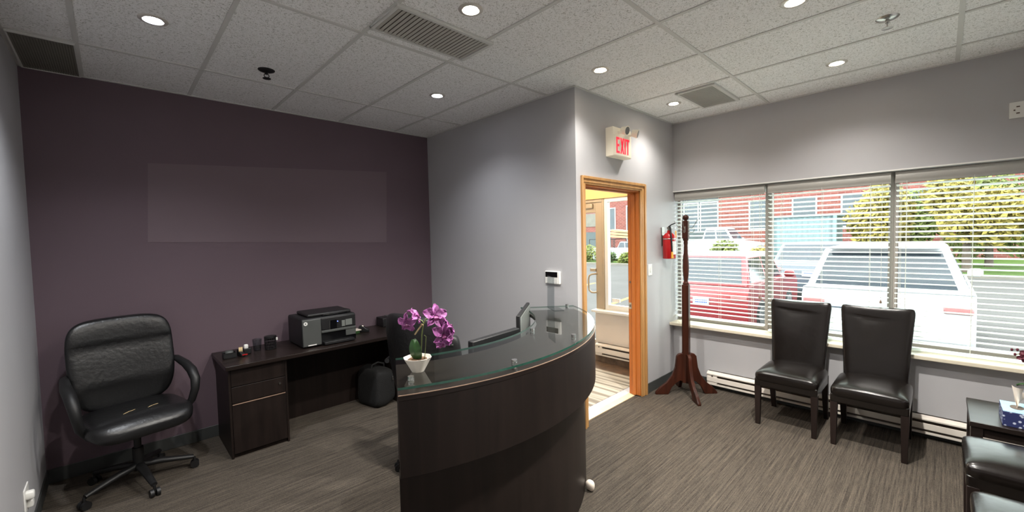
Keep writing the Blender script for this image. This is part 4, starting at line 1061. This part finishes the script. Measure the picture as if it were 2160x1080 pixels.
# ------------------------------------------------------------------ wall plates and panel
t = thing('alarm_keypad', (XG, 2.36, 1.23), 'white alarm keypad with black display on the grey side wall', 'keypad')
MB().box(XG - 0.022, XG, 2.277, 2.443, 1.232, 1.345).build('case', MT['wplastic'], t, bevel=0.006)
MB().box(XG - 0.0235, XG - 0.022, 2.30, 2.435, 1.292, 1.338).build('display', MT['lcd'], t)
k = MB()
for i in range(3):
    for j in range(4): k.box(XG - 0.024, XG - 0.022, 2.302 + 0.033 * j, 2.325 + 0.033 * j, 1.241 + 0.016 * i, 1.252 + 0.016 * i)
k.build('keys', MT['grid'], t)
t = thing('light_switch', (4.0, YD, 1.225), 'white light switch right of the oak doorway', 'switch')
MB().box(3.964, 4.044, YD - 0.006, YD, 1.222, 1.338).build('cover_plate', MT['wplastic'], t, bevel=0.002)
MB().box(3.992, 4.016, YD - 0.011, YD - 0.006, 1.255, 1.305).build('rocker', MT['grid'], t, bevel=0.003)
t = thing('wall_outlet', (XL, 3.42, 0.23), 'white outlet plate low on the left wall, seen edge-on', 'outlet')
MB().box(XL, XL + 0.006, 3.36, 3.50, 0.225, 0.355).build('cover_plate', MT['wplastic'], t, bevel=0.002)
MB().superq(0.018, 0.022, 0.022, 0.5, 0.5, 10, 16, M=T(XL + 0.02, 3.40, 0.315)).build('plug', MT['wplastic'], t, smooth=60)
MB().superq(0.014, 0.022, 0.022, 0.5, 0.5, 10, 16, M=T(XL + 0.016, 3.43, 0.26)).build('plug', MT['wplastic'], t, smooth=60)
t = thing('wall_outlet', (XW, -0.37, 2.39), 'white outlet plate high on the wall over the blinds', 'outlet')
MB().box(XW - 0.008, XW, -0.46, -0.312, 2.392, 2.503).build('cover_plate', MT['wplastic'], t, bevel=0.002)
sl = MB()
for y in (-0.35, -0.42):
    for dz in (-0.022, 0.022): sl.box(XW - 0.0088, XW - 0.008, y - 0.010, y + 0.006, 2.447 + dz - 0.004, 2.447 + dz + 0.004)
    sl.cyl((XW - 0.0088, y + 0.014, 2.447), (XW - 0.008, y + 0.014, 2.447), 0.005, n=10)
sl.build('sockets', MT['slot'], t)
p = MB(); yb = YB  # flat panel added where a sign is blanked out
pl = [(0.231, 2.288), (2.233, 2.406), (2.203, 1.626), (0.203, 1.672)]
p.prism(pl, 0, 0.002, M=basis((0, yb, 0), (1, 0, 0), (0, 0, 1), (0, -1, 0)))
p.build('blank_sign_panel', MT['plaque'], label='plain mauve-grey panel added in place of a blanked-out sign on the purple wall', cat='sign')
def blob(q):
    return Vector((q.x * (1 + 0.25 * math.sin(40 * q.z)), q.y * (1 + 0.2 * math.cos(50 * q.x)), q.z))
MB().superq(0.022, 0.026, 0.034, 0.9, 0.8, 14, 20, fn=blob, M=T(2.15, 1.553, 0.0345)).build('crumpled_paper', MT['tissue'], smooth=70, label='small white crumpled paper on the carpet at the foot of the reception desk', cat='paper')

# ------------------------------------------------------------------ outdoors
GZ = -0.35
MB().box(4.82, 24.4, -30, 60, GZ - 0.1, GZ).build('ground_parking', MT['asphalt'], kind=S)
MB().box(24.4, 24.75, -30, 60, GZ - 0.1, GZ + 0.13).build('ground_kerb', MT['concrete'], kind=S)
MB().box(24.75, 70, -40, 80, GZ - 0.1, GZ + 0.10).build('ground_verge', MT['grass'], kind=S)
MB().box(4.82, 6.2, -30, 60, GZ, GZ + 0.10).build('ground_sidewalk', MT['concrete'], kind=S)
MB().box(4.76, 4.82, -30, 60, GZ - 0.1, 0.0).build('trim_7', MT['concrete'], kind=S)
for k, (x0, x1, y, sk) in enumerate(((10.4, 14.8, 6.6, 0.8), (10.4, 14.8, 9.4, 0.8), (10.4, 14.8, 12.2, 0.8))):
    b = MB(); b.add([(x0, y, GZ + 0.002), (x1, y + sk, GZ + 0.002), (x1, y + sk + 0.14, GZ + 0.002), (x0, y + 0.14, GZ + 0.002), (x0, y, GZ + 0.004), (x1, y + sk, GZ + 0.004), (x1, y + sk + 0.14, GZ + 0.004), (x0, y + 0.14, GZ + 0.004)], [(0, 1, 2, 3), (7, 6, 5, 4), (0, 4, 5, 1), (1, 5, 6, 2), (2, 6, 7, 3), (3, 7, 4, 0)])
    b.build('ground_marking_%s' % ('near', 'mid', 'far')[k], MT['paintyellow'], kind=S)

def car(name, label, cat, x, y, rz, paint, L, W, H, belt, cab, roof, hood, taper=0.80, wheel=0.33, wx=None, group=None):
    """front is local +X. cab = (rear, front) of the glasshouse at the belt, roof = same at the top"""
    t = thing(name, (x, y, GZ), label, cat, group, rad(rz))
    K = dict(parent=t, world=False); h = L / 2
    zl = 0.24
    lower = [(-h + 0.04, zl + 0.08), (-h, zl + 0.3), (-h + 0.02, belt - 0.12), (-h + 0.10, belt - 0.01), (cab[0], belt), (cab[1], belt), (h - 0.25, hood + 0.0), (h - 0.04, hood - 0.14), (h, zl + 0.25), (h - 0.06, zl + 0.04), (h - 0.3, zl), (-h + 0.3, zl)]
    b = MB().prism(lower, -W / 2, W / 2, M=basis((0, 0, 0), (1, 0, 0), (0, 0, 1), (0, -1, 0)))
    b.build('body', paint, bevel=0.07, seg=3, **K)
    w0, w1 = W / 2 * 0.97, W / 2 * taper
    B = [(cab[0], -w0), (cab[1], -w0), (cab[1], w0), (cab[0], w0)]; R = [(roof[0], -w1), (roof[1], -w1), (roof[1], w1), (roof[0], w1)]
    vs = [Vector((p[0], p[1], belt - 0.03)) for p in B] + [Vector((p[0], p[1], H)) for p in R]
    MB().add(vs, [(3, 2, 1, 0), (4, 5, 6, 7), (0, 1, 5, 4), (1, 2, 6, 5), (2, 3, 7, 6), (3, 0, 4, 7)]).build('cabin', paint, bevel=0.06, seg=3, **K)
    def pane(i, j, u0, u1, v0, v1, nm):
        a, b2, c, e = vs[i], vs[j], vs[4 + j], vs[4 + i]
        f = lambda u, v: (a * (1 - u) + b2 * u) * (1 - v) + (e * (1 - u) + c * u) * v
        q = [f(u0, v0), f(u1, v0), f(u1, v1), f(u0, v1)]
        n = (q[1] - q[0]).cross(q[3] - q[0]).normalized()
        cen = sum(vs, Vector()) / 8
        if (q[0] - cen).dot(n) < 0: n = -n
        m = MB(); m.add([p - n * 0.01 for p in q] + [p + n * 0.006 for p in q], [(0, 1, 2, 3), (7, 6, 5, 4), (0, 4, 5, 1), (1, 5, 6, 2), (2, 6, 7, 3), (3, 7, 4, 0)])
        m.build(nm, MT['carglass'], **K)
    for (i, j) in ((0, 1), (2, 3)):
        pane(i, j, 0.06, 0.46, 0.14, 0.88, 'side_window'); pane(i, j, 0.51, 0.93, 0.14, 0.88, 'side_window')
    pane(1, 2, 0.06, 0.94, 0.10, 0.92, 'windshield'); pane(3, 0, 0.06, 0.94, 0.12, 0.90, 'rear_window')
    wx = wx or (h - 0.85)
    for sx in (-1, 1):
        for sy in (-1, 1):
            cy = sy * (W / 2 - 0.10)
            wl = MB().cyl((sx * wx, cy - 0.11, wheel), (sx * wx, cy + 0.115, wheel), wheel, n=28).build('wheel', MT['tyre'], bevel=0.03, **K)
            MB().cyl((sx * wx, cy + sy * 0.112, wheel), (sx * wx, cy + sy * 0.122, wheel), wheel * 0.62, n=20).build('rim', MT['rim'], wl, world=False)
    for sy in (-1, 1):
        MB().box(-h - 0.01, -h + 0.08, min(sy * (W / 2 - 0.02), sy * (W / 2 - 0.30)), max(sy * (W / 2 - 0.02), sy * (W / 2 - 0.30)), belt - 0.26, belt - 0.16).build('tail_lamp', MT['taillight'], bevel=0.02, **K)
        MB().box(h - 0.10, h + 0.005, min(sy * (W / 2 - 0.05), sy * (W / 2 - 0.40)), max(sy * (W / 2 - 0.05), sy * (W / 2 - 0.40)), hood - 0.30, hood - 0.18).build('head_lamp', MT['plate'], bevel=0.02, **K)
        MB().superq(0.06, 0.10, 0.075, 0.6, 0.6, 8, 14, M=T(cab[1] - 0.12, sy * (W / 2 + 0.10), belt + 0.08)).build('mirror', paint, smooth=60, **K)
    pm = MB().box(-h - 0.012, -h + 0.01, -0.155, 0.155, belt - 0.40, belt - 0.25).build('number_plate', MT['plate'], **K)
    q = MB()
    for i in range(7): q.box(-h - 0.015, -h - 0.012, -0.12 + 0.034 * i, -0.12 + 0.034 * i + 0.022, belt - 0.355, belt - 0.295)
    q.build('plate_characters', MT['plateblue'], pm, world=False)
    return t
car('parked_car', 'red parked car seen through the blind beside the coat rack', 'car', 10.3, 3.32, 0, MT['carred'], 3.8, 1.70, 1.56, 0.98, (-1.82, 0.75), (-1.45, 0.2), 0.96, taper=0.80)
sv = car('parked_car', 'white SUV seen from behind through the blind above the leather chairs', 'car', 10.33, 0.62, 0, MT['carwhite'], 4.6, 1.90, 1.74, 1.10, (-2.24, 1.0), (-2.02, 0.2), 1.02, taper=0.72, wheel=0.36)
K = dict(parent=sv, world=False)
MB().box(-2.24, -1.85, -0.62, 0.62, 1.71, 1.745).build('roof_spoiler', MT['carwhite'], bevel=0.015, **K)
MB().box(-2.31, -2.29, 0.42, 0.78, 0.80, 0.825).build('tailgate_badge', MT['cargrey'], **K)
MB().box(-2.33, -2.22, -0.90, 0.90, 0.42, 0.62).build('rear_bumper', MT['carwhite'], bevel=0.04, **K)
car('parked_car', 'grey sedan behind the red car and white SUV, its pale roof line showing', 'car', 16.2, 2.55, 0, MT['cargrey'], 4.7, 1.9, 1.66, 1.14, (-2.2, 1.0), (-1.75, 0.3), 1.08)
tk = car('pickup_truck', 'white pickup truck parked across the road beyond the red car', 'truck', 27.6, 10.1, -90, MT['carwhite'], 5.4, 1.95, 2.30, 1.55, (-0.4, 1.5), (-0.2, 1.0), 1.42, wheel=0.42)
K = dict(parent=tk, world=False)
MB().cyl((2.6, 0.7, 1.15), (2.72, 0.7, 1.15), 0.12, n=12).build('marker_lamp', MT['orange'], **K)
tr = car('pickup_truck', 'white work truck with a lumber rack seen through the vestibule glass', 'truck', 28.4, 17.3, -90, MT['carwhite'], 5.2, 1.9, 1.55, 1.05, (0.2, 1.7), (0.4, 1.2), 1.0, wheel=0.40)
K = dict(parent=tr, world=False)
r = MB()
for x in (-2.3, -1.2, 0.0):
    for y in (-0.85, 0.85): r.cyl((x, y, 0.9), (x, y, 1.75), 0.03, n=8)
    r.cyl((x, -0.85, 1.75), (x, 0.85, 1.75), 0.03, n=8)
for y in (-0.85, 0.85): r.cyl((-2.3, y, 1.75), (0.0, y, 1.75), 0.03, n=8)
r.build('ladder_rack', MT['tyre'], **K)
for k in range(3):
    M = T(28.2, 16.4 - 0.1 * k, GZ + 1.80 + 0.19 * k) @ RX(4 + k)
    MB().box(-0.55, 0.55, -1.7, 1.5, 0, 0.16, M=M).build('lumber_bundle', MT['lumber'], bevel=0.01, label=['bottom', 'middle', 'top'][k] + ' bundle of pale lumber stacked on the white work truck', cat='lumber', group='lumber on the truck')
# shipping container, corrugated
t = thing('shipping_container', (27.4, 5.0, GZ), 'pale teal corrugated shipping container across the road', 'container')
zz = [];
n = 22
for k in range(n + 1):
    y = 3.75 + 2.75 * k / n
    zz.append((26.2 + (0.06 if k % 2 else 0.0), y))
pl = zz + [(28.6, 6.5), (28.6, 3.75)]
MB().prism(pl, GZ + 0.15, GZ + 2.75).build('shell', MT['container'], t)
MB().box(26.15, 28.65, 3.7, 6.55, GZ + 2.75, GZ + 2.87).build('top_rail', MT['container'], t, bevel=0.02)
MB().box(26.15, 28.65, 3.7, 6.55, GZ + 0.10, GZ + 0.22).build('bottom_rail', MT['container'], t, bevel=0.02)
for y in (3.74, 6.50):
    MB().box(26.12, 26.28, y - 0.07, y + 0.07, GZ + 0.1, GZ + 2.87).build('corner_post', MT['container'], t, bevel=0.01)

# brick building across the road
t = thing('brick_building', (41.0, 12.0, GZ), 'red brick building with dark windows across the road', 'building')
MB().box(38.0, 44.0, -4.0, 13.5, GZ, 6.2).build('wall', MT['brick'], t)
MB().box(38.6, 44.0, 13.5, 18.5, GZ, 5.2).build('grey_wing', MT['greyclad'], t)
MB().box(38.0, 44.0, 18.5, 40.0, GZ, 6.6).build('wall', MT['brick'], t)
MB().box(37.9, 44.1, -4.1, 13.6, 6.2, 6.4).build('parapet', MT['concrete'], t)
def bwin(x, y0, y1, z0, z1, dark=True):
    f = MB(); e = 0.10
    f.box(x - 0.05, x + 0.02, y0 - e, y0, z0 - e, z1 + e).box(x - 0.05, x + 0.02, y1, y1 + e, z0 - e, z1 + e).box(x - 0.05, x + 0.02, y0, y1, z0 - e, z0).box(x - 0.05, x + 0.02, y0, y1, z1, z1 + e)
    w = f.build('window', MT['plate'], t)
    MB().box(x - 0.02, x + 0.01, y0, y1, z0, z1).build('pane', MT['winglass'], w)
for (y0, y1) in ((13.8, 15.2), (15.5, 16.7), (17.0, 18.2)): bwin(38.6, y0, y1, 1.9, 4.4)
for y in (-2.4, 0.6, 3.6, 6.6, 9.6): bwin(38.0, y, y + 1.4, 2.0, 4.2)
for (y0, y1, z0, z1) in ((23.8, 25.1, 2.3, 4.5), (20.7, 22.35, 1.2, 4.6), (28.4, 29.3, 2.3, 4.5), (30.0, 31.3, 2.3, 4.5)): bwin(38.0, y0, y1, z0, z1)
MB().box(37.94, 38.0, 25.6, 27.6, 2.7, 4.1).build('notice_board', MT['concrete'], t)
MB().box(37.95, 38.0, 24.3, 30.0, GZ, 2.1).build('grey_plinth', MT['greyclad'], t)

# trees and bushes: leaf clusters on a trunk
def leaves(name, m, parent, clumps, n, size, seed, **kw):
    rn = random.Random(seed); mb = MB()
    for (cx, cy, cz, rx, ry, rz) in clumps:
        for k in range(n):
            u = Vector((rn.gauss(0, 1), rn.gauss(0, 1), rn.gauss(0, 1))).normalized() * (rn.random() ** 0.4)
            p = Vector((cx + u.x * rx, cy + u.y * ry, cz + u.z * rz))
            a = Vector((rn.gauss(0, 1), rn.gauss(0, 1), rn.gauss(0, 1))).normalized(); b = a.orthogonal().normalized()
            s = size * rn.uniform(0.6, 1.3); c = a.cross(b)
            mb.add([p - a * s, p + b * s * 0.5, p + a * s, p - b * s * 0.5 + c * s * 0.15], [(0, 1, 2, 3)])
    return mb.build(name, m, parent, **kw)
def tree(x, y, zc, r, m, label, seed, n=900, hh=1.0):
    t = thing('tree', (x, y, GZ + 0.1), label, 'tree', 'trees across the road')
    rn = random.Random(seed)
    MB().tube([(x, y, GZ), (x + 0.1, y, zc * 0.5), (x, y + 0.1, zc)], [0.16, 0.12, 0.06], 8).build('trunk', MT['bark'], t, smooth=60)
    cl = [(x + rn.uniform(-.4, .4) * r, y + rn.uniform(-.6, .6) * r, zc + rn.uniform(-.5, .6) * r * hh, r * 0.6, r * 0.6, r * 0.55 * hh) for _ in range(7)]
    leaves('crown', m, t, cl, n, 0.13, seed)
tree(27.6, 1.75, 2.1, 1.5, MT['foly'], 'yellow-leaved tree just right of the teal container', 3, hh=1.35)
tree(34.0, 1.75, 2.4, 1.5, MT['folg'], 'greener tree set back between the two yellow trees behind the white SUV', 8, hh=1.4)
tree(26.4, -0.75, 2.4, 1.5, MT['foly'], 'tall yellow tree behind the white SUV roof', 4, hh=1.3)
tree(30.5, -1.6, 2.0, 1.6, MT['folg'], 'yellow-green tree before the brick wall past the SUV', 5, hh=1.4)
tree(28.0, -4.2, 3.0, 1.6, MT['foly'], 'farther yellow tree in front of the brick, toward the window end', 6, hh=1.0)
for (x, y, z, r, m, lb, sd) in ((25.6, 8.7, 0.75, 0.75, MT['folg'], 'yellow-green bush right of the white pickup', 11), (25.5, 6.9, 0.45, 0.55, MT['foly'], 'yellow bush between the pickup and the container', 12),
                             (25.9, 18.6, 0.4, 0.9, MT['folg'], 'yellow-green bush seen through the vestibule door glass', 13), (25.5, 16.5, 0.2, 0.55, MT['foldark'], 'low green weeds in front of the lumber truck', 14), (25.4, 15.0, 0.1, 0.55, MT['folg'], 'pale green weeds by the kerb beside the lumber truck', 15)):
    t = thing('bush', (x, y, GZ + 0.1), lb, 'bush', 'bushes across the road')
    leaves('foliage', m, t, [(x, y, z, r * 0.6, r, r * 0.75), (x, y + r * 0.5, z - 0.2, r * 0.6, r * 0.7, r * 0.6)], 480, 0.12, sd)

# ------------------------------------------------------------------ daylight and the vestibule lamp
w = bpy.data.worlds.new('overcast'); SC.world = w; w.use_nodes = True
bg = w.node_tree.nodes['Background']
tc = w.node_tree.nodes.new('ShaderNodeTexCoord'); sx = w.node_tree.nodes.new('ShaderNodeSeparateXYZ'); rp = w.node_tree.nodes.new('ShaderNodeValToRGB')
w.node_tree.links.new(tc.outputs['Generated'], sx.inputs[0]); w.node_tree.links.new(sx.outputs['Z'], rp.inputs['Fac'])
rp.color_ramp.elements[0].color = (0.86, 0.92, 0.97, 1); rp.color_ramp.elements[1].color = (1.0, 1.0, 1.0, 1)
w.node_tree.links.new(rp.outputs['Color'], bg.inputs['Color'])
bg.inputs['Strength'].default_value = SKY
t = thing('ceiling_downlight', (3.7, 3.2, VZ), 'warm ceiling lamp of the vestibule beyond the doorway', 'downlight')
MB().lathe([(0.0, -0.03), (0.09, -0.03), (0.10, -0.01), (0.10, 0.0), (0.0, 0.0)], (3.7, 3.2, VZ), 24).build('bulb', emit('vestibule_lamp', (255, 236, 205), 5), t)
l = bpy.data.lights.new('lamp', 'POINT'); l.energy = VEST; l.color = (1.0, 0.90, 0.76); l.shadow_soft_size = 0.09
lo = bpy.data.objects.new('lamp', l); COL.objects.link(lo); lo.parent = t; lo.location = (0, 0, -0.14)
SC.cycles.max_bounces = 12; SC.cycles.diffuse_bounces = 6; SC.cycles.transparent_max_bounces = 24
SC.cycles.sample_clamp_indirect = 8.0
